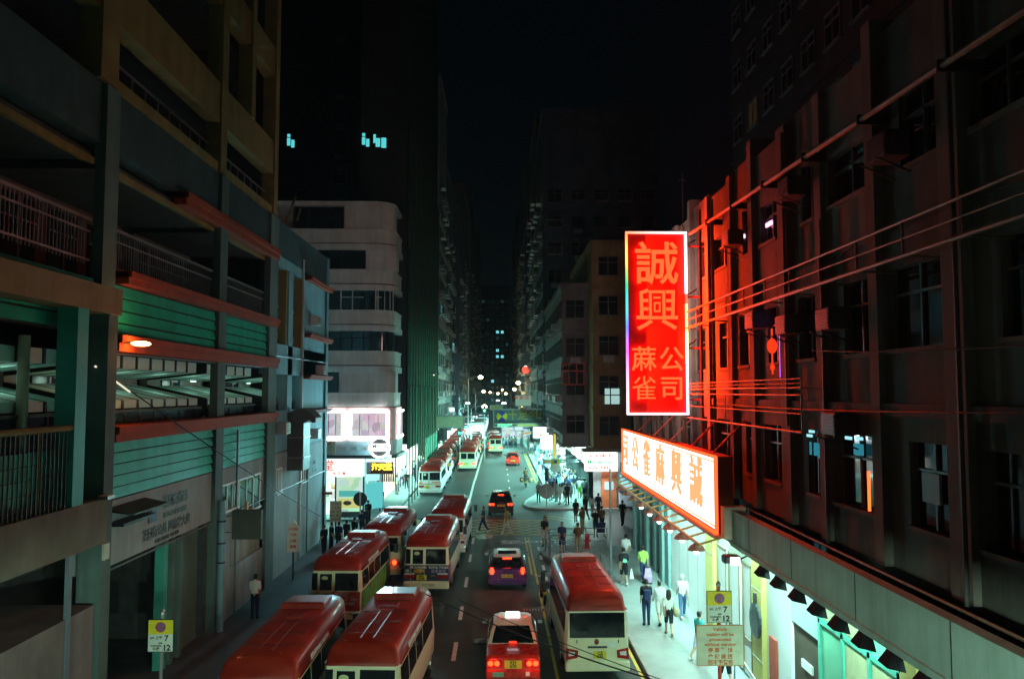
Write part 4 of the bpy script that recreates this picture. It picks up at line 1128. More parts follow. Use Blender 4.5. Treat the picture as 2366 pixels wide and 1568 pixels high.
def border(x0, x1, z0, z1, nm):
    inst(nm, MB().box(x0 - 7.3, x1 - 7.3, -.05, .03, z0 - 15.08, z1 - 15.08).mesh(nm, rb_m), ns, (7.3, NY - .06, 15.08))


border(4.95, 5.03, 8.02, 15.12, 'neon_tube')
border(4.95, 7.33, 15.04, 15.12, 'neon_tube')
border(4.95, 7.33, 8.02, 8.1, 'neon_tube')
b4 = MB().box(7.26, 7.34, NY - .11, NY - .03, 8.02, 10.0).obj('neon_tube', E('neon_violet', (.6, .4, 1), 4), ns)
MB().box(7.26, 7.34, NY - .11, NY - .03, 10.0, 11.2).obj('neon_tube', E('neon_lime', (.75, 1, .45), 4), ns)
MB().box(7.26, 7.34, NY - .11, NY - .03, 11.2, 12.3).obj('neon_tube', E('neon_amber', (1, .5, .12), 4), ns)
MB().box(7.26, 7.34, NY - .11, NY - .03, 12.3, 12.7).obj('neon_tube', E('neon_redtube', (1, .05, .03), 4), ns)
MB().box(7.26, 7.34, NY - .11, NY - .03, 12.7, 15.1).obj('neon_tube', E('neon_pinkwhite', (1, .75, .95), 4), ns)
ch_m = E('neon_character', (1, .021, .005), 8)
for ch, x, z, s in (('誠', 6.15, 13.75, 1.75), ('興', 6.15, 11.95, 1.75), ('蔴', 5.62, 10.1, 1.0), ('雀', 5.62, 8.98, 1.0), ('公', 6.68, 10.1, 1.0), ('司', 6.68, 8.98, 1.0)):
    text(ch, s, ch_m, ns, (x, NY - .14, z), '-y', .02 if ch == '誠' else (.008 if s > 1.2 else (0 if ch == '雀' else .008)), .025, 'character')
for z in (8.6, 10.6, 12.6, 14.6):
    MB().tube([(7.3, NY + .2, z), (8.1, NY + .2, z)], .05).obj('bracket', MC['red_steel'], ns)
    MB().tube([(7.3, NY + .2, z), (8.1, NY + 1.2, z + .5)], .03).obj('stay', MC['red_steel'], ns)
# the back of the sign is lit as well
for ch, x, z, s in (('誠', 6.15, 13.75, 1.75), ('興', 6.15, 11.95, 1.75)):
    text(ch, s, ch_m, ns, (x, NY + .4, z), '+y', .022 * s, .02, 'character')
for x in (5.6, 6.8):
    area('neon_light', (x, NY - .5, 11.6), .9, 1250, (1, .035, .004), (math.radians(-90), 0, math.radians(74)), ns, 6.5)
area('neon_light', (6.0, NY - .7, 10.5), 1.4, 420, (1, .05, .006), (math.radians(-32), 0, math.radians(-28)), ns, 3)
area('neon_light', (6.3, NY + .5, 11.6), 1.9, 520, (1, .62, .55), (math.radians(90), 0, 0), ns, 6.5)
# ------------------------------------------------------------------ far street: shops, banners, lamps, market
def front(label, x0, x1, y0, y1, side, mat, sign, z=4.4, pw=120, signtext=None, tcol=None):
    """a lit shop unit at street level; side=+1 right, faces -x"""
    t_ = thing('shop_unit', label, 'shop', ((x0 + x1) / 2, (y0 + y1) / 2, .13), world=True, group='lit shops along the far pavement')
    xs = x0 if side > 0 else x1
    MB().box(xs, xs + side * .1, y0 + .15, y1 - .15, .13, 3.0).obj('shop_window', mat, t_)
    MB().box(xs - side * .25, xs + side * .1, y0, y1, 3.05, z).obj('sign_box', sign, t_)
    MB().box(xs - side * .05, xs + side * .12, y0, y0 + .15, .13, 3.05).box(xs - side * .05, xs + side * .12, y1 - .15, y1, .13, 3.05).obj('pier', greymetal, t_)
    if signtext:
        text(signtext, 1.0, tcol, t_, (xs - side * .27, (y0 + y1) / 2, (3.05 + z) / 2), '-x' if side > 0 else '+x', .02)
    if pw:
        area('shop_light', (xs - side * .5, (y0 + y1) / 2, 3.0), .8, pw, CY, (0, math.radians(side * 55), 0), t_, y1 - y0)
    return t_


lit1 = E_room('shop_white_a', (.7, 1, .93), 3.6, 1.2); lit2 = E_room('shop_white_b', (.8, 1, .88), 4.2, 1.7); lit3 = E_room('shop_warm', (1, .92, .65), 2.4, 1.4)
sgw = E('sign_white_cool', (.7, 1, .95), 5.0); sgg = E('sign_mint', (.5, 1, .7), 1.2); sgy = E('sign_yellow', (1, .85, .25), 1.1)
tr_ = E('sign_text_red', (.9, .1, .06), 1); tg_ = E('sign_text_green', (.05, .6, .25), .9)
ladj = ['nearest', 'second', 'third', 'fourth', 'fifth', 'sixth', 'seventh', 'eighth']
for k in range(8):
    y0 = 66 + k * 6
    front(ladj[k] + ' bright white shop along the right pavement from the side street', 7.35, 8, y0, y0 + 5.8, 1, (lit1, lit2, lit3)[k % 3], (sgw, sgw, sgg, sgw, sgy)[k % 5], 4.3, 1700 if k < 6 else 1500,
          ('大減價', '藥房', '電話', '時裝', '金行', '小食', '鞋', '書')[k], (tr_, tg_)[k % 2])
for k in range(7):
    y0 = 66.5 + k * 8.5
    front(ladj[k] + ' shop along the left pavement past the rounded building', -10, -9.4, y0, y0 + 8, -1, (lit3, lit1, lit2)[k % 3], (sgg, sgw, sgy)[k % 3], 4.2, 700)
# awning over the right shops
# kiosk on the side street corner
ks = thing('corner_shop', 'corner shop with white lightbox, orange pillar and counter window at side street', 'shop', (8.5, 62, .13), world=True)
MB().box(7.3, 14, 61.9, 62.1, .13, 4.6).obj('wall', M('corner_wall', (.45, .5, .5), .6), ks)
sb_ = MB().box(6.6, 9.0, 60.9, 61.9, 2.95, 4.35).obj('lightbox', E('lightbox_white', (.93, 1, .98), 2.1), ks)
text('Momentum', .42, tg_, sb_, (7.7, 60.88, 3.65), '-y', .012)
text('即日起免費試堂', .24, tr_, sb_, (7.7, 60.88, 4.08), '-y', .006)
text('詳情請向店員查詢', .22, tr_, sb_, (7.7, 60.88, 3.2), '-y', .006)
MB().box(7.9, 9.0, 61.6, 61.9, .13, 2.95).obj('orange_pillar', M('orange_pillar', (.6, .17, .07), .5), ks)
MB().box(8.1, 8.8, 61.56, 61.6, 1.5, 2.1).obj('notice', M('pale_blue_notice', (.5, .6, .7), .5), ks)
MB().box(9.3, 11.6, 61.6, 61.9, 1.55, 2.6).obj('counter_window', E_room('kiosk_room', (.45, .9, .9), .9, 2), ks)
MB().box(9.2, 11.7, 61.3, 61.9, .3, 1.35).obj('counter', M('pale_counter', (.6, .65, .75), .5), ks)
MB().box(9.2, 11.7, 61.25, 61.6, 1.35, 1.42).obj('counter_top', darkmetal, ks)
MB().box(6.4, 14, 60.6, 61.9, 4.4, 4.65).obj('canopy', concrete, ks)
area('corner_light', (7.6, 60.6, 3.0), 2, 220, (.75, 1, .95), (math.radians(-30), 0, 0), ks, .6)

def board(name, label, px0, px1, py0, py1, Y, mat, cat='sign', th=.25, rod=None):
    a = PY(px0, py1, Y); b = PY(px1, py0, Y)
    t_ = thing(name, label, cat, ((a.x + b.x) / 2, Y, a.z), world=True)
    MB().cbox(a.x, b.x, Y, Y + th, a.z, b.z, .02).obj('board', mat, t_)
    fr = MB().box(a.x - .05, b.x + .05, Y - .04, Y, b.z - .08, b.z + .04).box(a.x - .05, b.x + .05, Y - .04, Y, a.z - .04, a.z + .08).box(a.x - .05, a.x + .05, Y - .04, Y, a.z, b.z).box(b.x - .05, b.x + .05, Y - .04, Y, a.z, b.z)
    fr.obj('frame', greymetal, t_)
    if rod is not None:
        for z in (a.z + .3, b.z - .2):
            MB().tube([(b.x if rod > 0 else a.x, Y + .1, z), (rod, Y + .1, z)], .06).obj('arm', darkmetal, t_)
    return t_, a, b


board('hanging_signboard', 'khaki blank back of a signboard over the left lane', 995, 1072, 960, 988, 90, M('khaki_back', (.36, .36, .24), .6), rod=-7.2)
t_, a, b = board('overhead_sign', 'wide dark teal shop sign with yellow and blue emblem over the road', 1140, 1255, 945, 978, 92, M('teal_sign', (.035, .11, .11), .4), rod=5.4)
em = Vector((a.x + .95, 91.9, (a.z + b.z) / 2))
for q, c in ((0, 'y'), (1, 'b'), (2, 'y'), (3, 'b')):
    t0 = q * math.pi / 2 - math.pi / 4
    mb = MB().prism([(em.x, em.z)] + [(em.x + .62 * math.cos(t0 + (math.pi / 2) * j / 5), em.z + .62 * math.sin(t0 + (math.pi / 2) * j / 5)) for j in range(6)], 91.9, 91.96, 'y')
    mb.obj('emblem_petal', M('emblem_yellow', (.5, .38, .02), .5) if c == 'y' else M('emblem_navy', (.02, .04, .25), .5), t_)
text('十足金行', 1.15, M('dull_gold', (.3, .24, .05), .5), t_, (a.x + 3.9, 91.88, em.z + .1), '-y', .02)
t_, a, b = board('led_strip_sign', 'thin strip of green LED characters under the wide teal sign', 1140, 1194, 978.5, 986, 91.5, blackp, rod=None, th=.15)
text('正宗台灣餐', .36, E('led_green', (.15, 1, .45), 2.2), t_, ((a.x + b.x) / 2, 91.4, (a.z + b.z) / 2), '-y', .01)
board('yellow_strip_sign', 'dull yellow strip sign beside the green LED strip', 1195, 1243, 978, 985, 91.5, M('yellow_strip', (.5, .48, .06), .5), th=.15)
t_, a, b = board('mint_billboard', 'pale mint billboard with red writing hung high on the right', 1190, 1232, 912, 938, 118, E('mint_board', (.42, .8, .62), .38), rod=5.2)
text('金 銀 珠 寶', .62, E('dim_red_ink', (.7, .12, .06), .4), t_, ((a.x + b.x) / 2, 117.9, b.z - .45), '-y', .01)
board('yellow_lightbox', 'small glowing yellow lightbox beside the green netting', 979, 990, 976, 990, 80, E('yellow_box', (.85, 1, .2), 1.9), rod=-7.1)
board('white_awning_sign', 'tilted pale sign high on the left far buildings', 1005, 1038, 920, 934, 120, E('pale_cyan_sign', (.5, .85, .95), .5), rod=-7.2)
board('row_lamp_sign', 'white sign lit by four round lamps left of the far road', 1004, 1050, 940, 952, 118, E('bright_cyan_sign', (.75, 1, 1), 2.2), rod=-7.2)
board('olive_far_sign', 'small olive sign above the far crossing', 1132, 1160, 936, 946, 140, M('olive_board', (.3, .32, .1), .6), rod=4.2)
board('violet_sign', 'small violet lit sign far on the left', 1040, 1058, 925, 940, 150, E('violet_board', (.25, .2, .8), .35), rod=-6.8)
board('cyan_sign_small', 'small cyan lit sign hanging above the mint billboard', 1222, 1240, 893, 910, 116, E('teal_board', (.1, .55, .55), .3), rod=5.2)
t_, a, b = board('white_store_sign', 'big blown out white shop sign over the right crowd', 1231, 1268, 985, 1012, 80, E('blown_white', (.95, 1, .98), 4), rod=7.4)
board('white_store_sign', 'slanted white shop sign next to the yellow banner on right', 1248, 1290, 1003, 1040, 72, E('blown_white', (.95, 1, .98), 4), rod=7.4)
board('orange_sign', 'small orange and red sign under the teal sign on right', 1208, 1226, 996, 1003, 88, E('orange_board', (1, .35, .08), .8), rod=7.4)
board('white_panel_sign', 'white panel sign left of the orange sign', 1188, 1208, 984, 995, 88, E('white_panel', (.7, .9, .95), .9), rod=7.4)
t_, a, b = board('yellow_banner', 'tall thin yellow banner at the edge of the right shops', 1277, 1285, 1000, 1060, 70, E('yellow_banner', (.9, .75, .12), .7), rod=7.4)
board('brown_shop_sign', 'brown box sign above the right crowd', 1255, 1284, 1061, 1070, 68, M('brown_board', (.3, .13, .05), .5), rod=7.4)
# red round lantern sign
t_ = thing('red_lantern_sign', 'glowing red ball sign high on the far right buildings', 'sign', PY(1214, 855, 118), world=True)
p = PY(1214, 854, 118)
MB().ball(p, .55).obj('ball', E('red_ball', (1, .05, .03), 3), t_, smooth=True)
MB().ball(p + Vector((0, 0, .5)), .2, .2, .1).obj('cap', E('white_cap', (1, .9, .9), 3), t_)
MB().tube([p, (5.2, 118, p.z + .3)], .05).obj('arm', darkmetal, t_)

# street lamps
def street_lamp(label, base, h, arm, power=0, col=(1, .78, .35), rr=.2, strength=30):
    t_ = thing('street_lamp', label, 'street lamp', base, group='street lamps along the road')
    MB().tube([(0, 0, 0), (0, 0, h)], [.1, .06], 8).obj('post', greymetal, t_)
    MB().tube([(0, 0, h - .05), (arm * .5, 0, h + .25), (arm, 0, h + .3)], .045, 6).obj('arm', greymetal, t_)
    MB().cbox(arm - .15, arm + .4, -.14, .14, h + .28, h + .42, .03).obj('head', greymetal, t_)
    MB().ball((arm + .12, 0, h + .2), rr, rr, rr * .8).obj('lamp', E('lamp_%d_%d' % (int(col[1] * 100), strength), col, strength), t_)
    if power:
        point('lamp_light', (arm + .12, 0, h - .1), power, col, .15, t_)
    return t_


for k, (px, py, Y, lab) in enumerate(((1110, 871, 112, 'left of the far road, tallest looking'), (1197, 884, 122, 'right of the far road, brightest yellow'), (1188, 899, 150, 'right of the road behind the brightest one'), (1117, 904, 170, 'left of the road, third in line'), (1150, 909, 250, 'mid street, tiny and pale'), (1168, 909, 230, 'beside the tiny mid street lamp'), (1160, 900, 330, 'very far and faint'), (1132, 906, 300, 'far left, faint white'), (1119, 939, 105, 'white, low over the traffic lights'))):
    q = PY(px, py, Y)
    s_ = -1 if px < 1150 else 1
    arm = -s_ * 1.6
    street_lamp('street lamp ' + lab, (q.x - arm - .12, Y, 0), q.z - .2, arm, 500 if k < 4 else 0, rr=.28 + Y * .0005)
street_lamp('unlit lamp post with long arm beside the green netting on the left', (-7.75, 78.5, .13), 10.2, 1.4, 0, (1, .9, .6), rr=.07, strength=2)

# traffic lights and stop posts far off
for k, (px, py, Y, c, lab) in enumerate(((1119, 948, 104, (.1, 1, .5), 'green traffic light on the tall central post'), (1205, 938, 128, (1, .6, .05), 'amber traffic light at the far right crossing'), (1062, 1000, 100, (.05, 1, .6), 'green pedestrian light beyond the queue of minibuses'))):
    q = PY(px, py, Y)
    t_ = thing('traffic_light', lab, 'traffic light', (q.x, Y, 0), world=True)
    MB().tube([(q.x, Y, 0), (q.x, Y, q.z + .5)], .07, 7).obj('post', greymetal, t_)
    MB().cbox(q.x - .2, q.x + .2, Y - .25, Y - .05, q.z - .5, q.z + .6, .03).obj('housing', blackp, t_)
    MB().ball((q.x, Y - .27, q.z), .16, .05, .16).obj('lens', E('signal_%d' % k, c, 5), t_)

# street market far beyond: canopies with bulbs, one by one
cm_ = [M('canopy_stripe_%d' % k, c, .7) for k, c in enumerate(((.5, .55, .6), (.3, .36, .5), (.42, .5, .5), (.5, .5, .45)))]
gl = [E('stall_glow_a', (.85, 1, 1), 3.2), E('stall_glow_b', (.65, .95, 1), 2.2), E('stall_glow_c', (1, .95, .85), 2.4)]
sid = 0
for r in range(6):
    Y = 138 + r * 13
    for x in (-9.2, -6.4, -3.6, 1.9, 4.2):
        if r > 3 and x in (-9.2, 4.2): continue
        sid += 1
        t_ = thing('market_stall', 'market stall in the %s row beyond the crossing, %s from the left' % (('nearest', 'second', 'third', 'fourth', 'fifth', 'farthest')[r], {-9.2: 'first', -6.4: 'second', -3.6: 'third', 1.9: 'fourth', 4.2: 'fifth'}[x] if r <= 3 else {-6.4: 'first', -3.6: 'second', 1.9: 'third'}[x]), 'stall', (x, Y, 0), world=True, group='market stalls beyond the crossing')
        hh = 2.6 + R.random() * .9
        MB().hexa([(x - 1.3, Y, hh), (x + 1.3, Y, hh), (x + 1.3, Y + 9, hh), (x - 1.3, Y + 9, hh), (x - 1.1, Y + .2, hh + .35), (x + 1.1, Y + .2, hh + .5), (x + 1.1, Y + 9, hh + .5), (x - 1.1, Y + 9, hh + .35)]).obj('canopy', cm_[sid % 4], t_)
        MB().box(x - 1.2, x + 1.2, Y + .3, Y + .5, .9, hh - .3).obj('lit_goods', gl[sid % 3] if x < 0 else E_room('stall_goods', (.7, .95, 1), .9, 1.5), t_)
        MB().box(x - 1.2, x + 1.2, Y, Y + .8, .1, .9).obj('counter', cm_[(sid + 1) % 4], t_)
        MB().tube([(x - 1.25, Y + .05, 0), (x - 1.25, Y + .05, hh)], .04).tube([(x + 1.25, Y + .05, 0), (x + 1.25, Y + .05, hh)], .04).obj('posts', galv, t_)
for k, (x, y, pw) in enumerate(((-5, 134, 2500), (1, 134, 2200), (0, 176, 2500))):
    st = thing('market_floodlight', ['cool floodlight over the left market stalls', 'cool floodlight over the right market stalls', 'cool floodlight deep in the street market'][k], 'lamp', (x, y, 7), world=True)
    MB().cbox(x - .4, x + .4, y - .1, y + .1, 6.9, 7.2, .02).obj('housing', darkmetal, st)
    MB().box(x - .36, x + .36, y - .14, y - .1, 6.93, 7.15).obj('lens', E('flood_cool', (.8, 1, 1), 8), st)
    MB().tube([(x, y, 7.2), (x, y, 9)], .03).tube([(-8 if x < 0 else 5.2, y, 9), (x, y, 9)], .02).obj('cable', darkmetal, st)
    area('flood_light', (x, y, 6.85), 1.2, pw, CY, (math.radians(-25), 0, 0), st)
# red framed window on the grey bay
q = PY(1323, 862, 64.9)
t_ = thing('red_framed_window', 'red framed casement window on the grey tenement bay', 'window', q, world=True)
MB().box(q.x - .9, q.x + .9, 64.88, 64.93, q.z - .9, q.z + .8).obj('pane', glassd, t_)
fr = MB()
for x in (-.9, -.3, .3, .9): fr.box(q.x + x - .05, q.x + x + .05, 64.8, 64.88, q.z - .9, q.z + .8)
fr.box(q.x - .95, q.x + .95, 64.8, 64.88, q.z + .15, q.z + .25).box(q.x - .95, q.x + .95, 64.8, 64.88, q.z + .75, q.z + .85).box(q.x - .95, q.x + .95, 64.8, 64.88, q.z - .95, q.z - .85)
fr.obj('frame', M('red_frame', (.5, .08, .05), .5), t_)
q = PY(1412, 915, 62.1)
t_ = thing('lit_window', 'cyan white lit window of the ochre corner tenement', 'window', q, world=True)
MB().box(q.x - .5, q.x + .62, 62.06, 62.14, q.z - .6, q.z + .6).obj('pane', E('cyan_white_pane', (.6, .95, .9), .55), t_)
MB().box(q.x - .12, q.x - .04, 62.0, 62.06, q.z - .6, q.z + .6).box(q.x - .6, q.x + .7, 61.98, 62.06, q.z - .7, q.z - .6).obj('frame', darkmetal, t_)
# ------------------------------------------------------------------ vehicles
busred = M('minibus_red', (.26, .016, .007), .45, var=.35, scale=1.2, coat=.3, spec=.3)
buscream = M('minibus_cream', (.68, .66, .44), .4, var=.08, scale=2, coat=.3)
buswhite = M('minibus_white', (.66, .68, .66), .4, var=.08, scale=2, coat=.3)
glassb = M('vehicle_glass', (.008, .011, .014), .05, var=.4, spec=.35)
rubber = M('tyre_rubber', (.018, .018, .018), .8)
rimm = M('wheel_rim', (.35, .35, .35), .35, metal=.8)
lampdark = M('lamp_red_off', (.28, .012, .008), .25)
lampon = E('lamp_red_on', (1, .018, .004), 13)
lampwhite = M('lamp_clear', (.6, .6, .6), .2)
plate_y = M('plate_yellow', (.62, .52, .04), .5)
plate_w = M('plate_white', (.7, .7, .7), .5)
txt_white = M('lettering_white', (.75, .75, .72), .5)
txt_black = M('lettering_black', (.02, .02, .02), .5)
txt_red = M('lettering_red', (.5, .05, .03), .5)
orange_s = M('orange_stripe', (.65, .2, .04), .45)
BL = 6.9
PRO = [(-.94, .34), (-1.0, .5), (-1.02, 1.15), (-1.0, 1.3), (-.955, 2.0), (-.95, 2.06), (-.93, 2.2), (-.88, 2.38), (-.78, 2.5), (-.55, 2.555), (0, 2.565)]
PRO = PRO + [(-x, z) for x, z in PRO[-2::-1]]


def rear_y(z, k=.1):
    return 0 if z < 1.2 else k * min(1.0, (z - 1.2) / .85)


def wheel(root, x, y, r=.37, w=.22):
    s = 1 if x > 0 else -1
    t = MB().lathe((x - s * w, y, r), [(r * .9, 0), (r, .04 * s), (r, (w - .03) * s), (r * .88, w * s)], 16, 'x').obj('wheel', rubber, root, smooth=True)
    MB().lathe((x, y, r), [(r * .6, -.02 * s), (r * .58, .012 * s), (r * .2, .02 * s)], 12, 'x').obj('rim', rimm, t)


def minibus(label, x, y, rz=0, body=buscream, style='old', ad=None, lit=False, plate='LV 4506', detail=True, group='red roofed minibuses', zero=0.0):
    root = thing('minibus', label, 'minibus', (x, y, zero), rz, group)
    tall = .09 if style == 'new' else 0
    secs = [(0, .09, .2, 1.0), (.1, .025, .07, .9), (.42, 0, 0, .3), (BL - 1.2, 0, 0, 0), (BL - .5, .02, .03, -.6), (BL - .12, .08, .16, -2.2), (BL, .16, .24, -3.0)]
    mb = MB(); rings = []
    for (yy, ins, drop, lean) in secs:
        ring = []
        for (px_, z) in PRO:
            s = 1 if px_ > 0 else (-1 if px_ < 0 else 0)
            zz = z + (tall if z > 2.3 else 0)
            if z > 2.1: zz -= drop * (z - 2.1) / .47
            ly = rear_y(z) * lean + (.16 * (z - 2.06) / .5 if z > 2.06 and yy < .3 else 0)
            ring.append((px_ - s * ins, yy + ly, zz))
        rings.append(ring)
    n = len(PRO)
    vs = [p for r in rings for p in r]
    mb.v = vs
    for k in range(len(rings) - 1):
        for i in range(n - 1):
            q = (k * n + i, k * n + i + 1, (k + 1) * n + i + 1, (k + 1) * n + i)
            mb.f.append(list(q)); mb.m.append(1 if PRO[i][1] > 2.03 and PRO[i + 1][1] > 2.03 else 0)
    for k in (0, len(rings) - 1):
        for i in range(n // 2):
            q = [k * n + i, k * n + i + 1, k * n + n - 2 - i, k * n + n - 1 - i]
            if len(set(q)) < 4: q = q[:3]
            mb.f.append(q); mb.m.append(1 if PRO[i][1] > 2.03 else 0)
    mb.f.append([0] + [k * n for k in range(1, len(rings))] + [k * n + n - 1 for k in range(len(rings) - 1, -1, -1)]); mb.m.append(0)
    mb.obj('body', [body, busred], root, smooth=True)
    # roof unit at the front
    a0 = BL - 2.3
    pod = MB().loft([[(-.62, a0, 2.45), (.62, a0, 2.45), (.62, a0 + 1.25, 2.45), (-.62, a0 + 1.25, 2.45)], [(-.62, a0, 2.7 + tall), (.62, a0, 2.7 + tall), (.6, a0 + 1.2, 2.64 + tall), (-.6, a0 + 1.2, 2.64 + tall)], [(-.57, a0 + .06, 2.74 + tall), (.57, a0 + .06, 2.74 + tall), (.52, a0 + 1.1, 2.68 + tall), (-.52, a0 + 1.1, 2.68 + tall)]])
    pod.obj('roof_unit', busred, root)
    for xx in ((-.5, -.17, .17, .5) if detail else ()):
        zz = 2.515 if abs(xx) > .3 else 2.565
        MB().box(xx - .02, xx + .02, .75, a0 - .1, zz - .02 + tall, zz + .012 + tall).obj('roof_rib', busred, root)
    if detail:
        for yy in (1.15, 2.2, 3.25):
            MB().box(-.62, .62, yy, yy + .025, 2.545 + tall, 2.574 + tall).obj('roof_seam', M('seam_dark_red', (.1, .01, .006), .6), root)
        MB().cbox(-.26, .26, 3.55, 4.1, 2.54 + tall, 2.62 + tall, .03).obj('roof_vent', M('vent_red', (.2, .014, .008), .6), root)
        for q_ in range(3):
            MB().ball((-.5 + .47 * q_, .55, 2.53 + tall), .05, .07, .03).obj('marker_lamp', M('marker_amber', (.5, .25, .08), .3), root)
    for s in (-1, 1):
        if detail:
            MB().hexa([(s * .952, .3, 2.05), (s * .985, .3, 2.05), (s * .985, BL - .9, 2.05), (s * .952, BL - .9, 2.05), (s * .945, .3, 2.085), (s * .98, .3, 2.085), (s * .98, BL - .9, 2.085), (s * .945, BL - .9, 2.085)]).obj('rain_gutter', greymetal if s < 0 else busred, root)
        # side windows, one pane each
        ys_ = [.35, 1.55, 2.75, 3.95, 5.0] if detail else [.35, 2.0, 3.7]
        ln = 1.08 if detail else 1.5
        for j, yy in enumerate(ys_):
            e2 = yy + (ln if j < len(ys_) - 1 else .95)
            MB().hexa([(s * .985, yy, 1.36), (s * 1.006, yy, 1.36), (s * 1.006, e2, 1.36), (s * .985, e2, 1.36), (s * .94, yy, 1.97), (s * .967, yy, 1.97), (s * .967, e2, 1.97), (s * .94, e2, 1.97)]).obj('window', glassb, root)
        wheel(root, s * 1.0, 1.55); wheel(root, s * 1.0, BL - 1.35)
        # lamps at the rear corner
        lm = lampon if lit else lampdark
        if style == 'new':
            lo = MB().prism([(s * .98, .62), (s * .62, .68), (s * .6, .9), (s * .97, .98)], -.025, .03, 'y').obj('rear_lamp', lm, root)
            MB().prism([(s * .9, .74), (s * .7, .76), (s * .7, .86), (s * .9, .88)], -.034, -.025, 'y').obj('clear_lens', lampwhite, lo)
        else:
            lo = MB().cbox(min(s * .5, s * .95), max(s * .5, s * .95), -.022, .03, .74, .88, .01).obj('rear_lamp', lm, root)
            MB().box(min(s * .5, s * .95), max(s * .5, s * .95), -.02, .03, .89, .96).obj('clear_lens', lampwhite, lo)
        mi = MB().tube([(s * 1.0, BL - .35, 1.9), (s * 1.22, BL - .3, 1.85)], .02, 5).obj('mirror', blackp, root)
        MB().cbox(min(s * 1.12, s * 1.3), max(s * 1.12, s * 1.3), BL - .36, BL - .26, 1.5, 1.9, .02).obj('mirror_glass', blackp, mi)
    # front
    MB().hexa([(-.8, BL - .06, 1.3), (.8, BL - .06, 1.3), (.8, BL + .02, 1.3), (-.8, BL + .02, 1.3), (-.74, BL - .4, 1.98), (.74, BL - .4, 1.98), (.74, BL - .28, 1.98), (-.74, BL - .28, 1.98)]).obj('windscreen', glassb, root)
    # rear glazing
    def pane(x0, x1, z0, z1, name='rear_window', mat=glassb, d=.018):
        return MB().hexa([(x0, rear_y(z0) - d, z0), (x1, rear_y(z0) - d, z0), (x1, rear_y(z0) + .02, z0), (x0, rear_y(z0) + .02, z0), (x0, rear_y(z1) - d, z1), (x1, rear_y(z1) - d, z1), (x1, rear_y(z1) + .02, z1), (x0, rear_y(z1) + .02, z1)]).obj(name, mat, root)
    if style == 'new':
        w_ = pane(-.86, .86, 1.28, 2.02)
        MB().box(-.3, .3, -.05, 0, .98, 1.03).obj('handle', blackp, root)
        MB().ball((-.02, -.01, 1.16), .075, .03, .09).obj('badge', M('badge_maroon', (.15, .02, .02), .3), root)
        MB().box(.28, .62, -.006, 0.01, .98, 1.17).obj('sticker', M('pale_sticker', (.62, .64, .55), .5), root)
        for xx in (-.64, .66):
            MB().box(xx - .015, xx + .015, -.02, .0, 1.12, 1.22).obj('hinge', blackp, root)
        MB().box(.25, .48, .05, .07, 1.35, 1.56).obj('window_notice', M('notice_green', (.3, .45, .4), .5), w_)
    elif detail:
        pane(-.9, -.7, 1.36, 1.98)
        door = pane(-.68, -.08, 1.28, 2.02, 'door_surround', body, .022)
        dw = pane(-.6, -.14, 1.36, 1.95, 'rear_window', glassb, .034)
        pane(-.02, .86, 1.34, 1.98)
        MB().ball((-.42, .02, 1.8), .13, .02, .08).obj('seat_notice', M('seat_notice', (.5, .52, .3), .5), dw)
        MB().box(-.7, -.66, -.02, 0, .6, 1.3).box(-.1, -.06, -.02, 0, .6, 1.3).obj('door_seam', M('seam', (.3, .28, .2), .6), root)
    else:
        pane(-.72, -.1, 1.34, 1.96); pane(.02, .82, 1.34, 1.96)
    MB().cbox(-1.0, 1.0, -.1, .25, .3, .58, .04).obj('bumper', body, root)
    pl = MB().box(-.42 if style != 'new' else -.12, .02 if style != 'new' else .28, -.035, -.018, .66, .88).obj('number_plate', plate_y, root)
    c = -.2 if style != 'new' else .08
    a_, b_ = plate.split(' ')
    if detail:
        text(a_, .13, txt_black, pl, (c, -.037, .815), '-y', .004, .001)
        text(b_, .13, txt_black, pl, (c, -.037, .715), '-y', .004, .001)
        text('公共小巴 PUBLIC LIGHT BUS', .17, txt_white, root, (.962, 2.6, 2.13), (RX - .2, 0, RX), .004, .004)
    if ad == 'green':
        g = M('ad_green', (.05, .3, .06), .4, var=.5, scale=3)
        MB().box(-1.0, -.1, -.014, .012, .62, 1.24).obj('advert_panel', g, root)
        MB().box(1.012, 1.03, .1, 5.5, .5, 1.28).obj('advert_panel', M('ad_leaf', (.08, .3, .05), .4, var=.9, scale=4), root)
        for k in range(9):
            c_ = [(.3, .4, .05), (.02, .35, .15), (.5, .2, .04), (.1, .5, .1)][k % 4]
            MB().hexa([(1.03, .5 + k * .5, .6), (1.036, .5 + k * .5, .6), (1.036, .75 + k * .5, .55), (1.03, .75 + k * .5, .55), (1.03, .8 + k * .5, 1.2), (1.036, .8 + k * .5, 1.2), (1.036, 1.0 + k * .5, 1.15), (1.03, 1.0 + k * .5, 1.15)]).obj('advert_leaf', M('leaf_%d' % (k % 4), c_, .4), root)
        ap = MB().box(-.1, .96, -.03, .012, .6, 1.3).obj('advert_poster', M('ad_red', (.5, .045, .02), .4), root)
        text('老滋補…', .2, txt_white, ap, (.35, -.032, 1.17), '-y', .004, .001)
        text('靈芝孢子 · 沖劑', .12, txt_white, ap, (.42, -.032, 1.0), '-y', .003, .001)
        text('敬請聯絡查詢', .12, txt_white, ap, (.42, -.032, .86), '-y', .003, .001)
        text('有機蔬菜', .15, M('lettering_green', (.1, .6, .25), .5), root, (-.6, -.016, 1.1), '-y', .003, .001)
        text('送貨 2810', .14, M('lettering_green', (.1, .6, .25), .5), root, (-.6, -.016, .9), '-y', .003, .001)
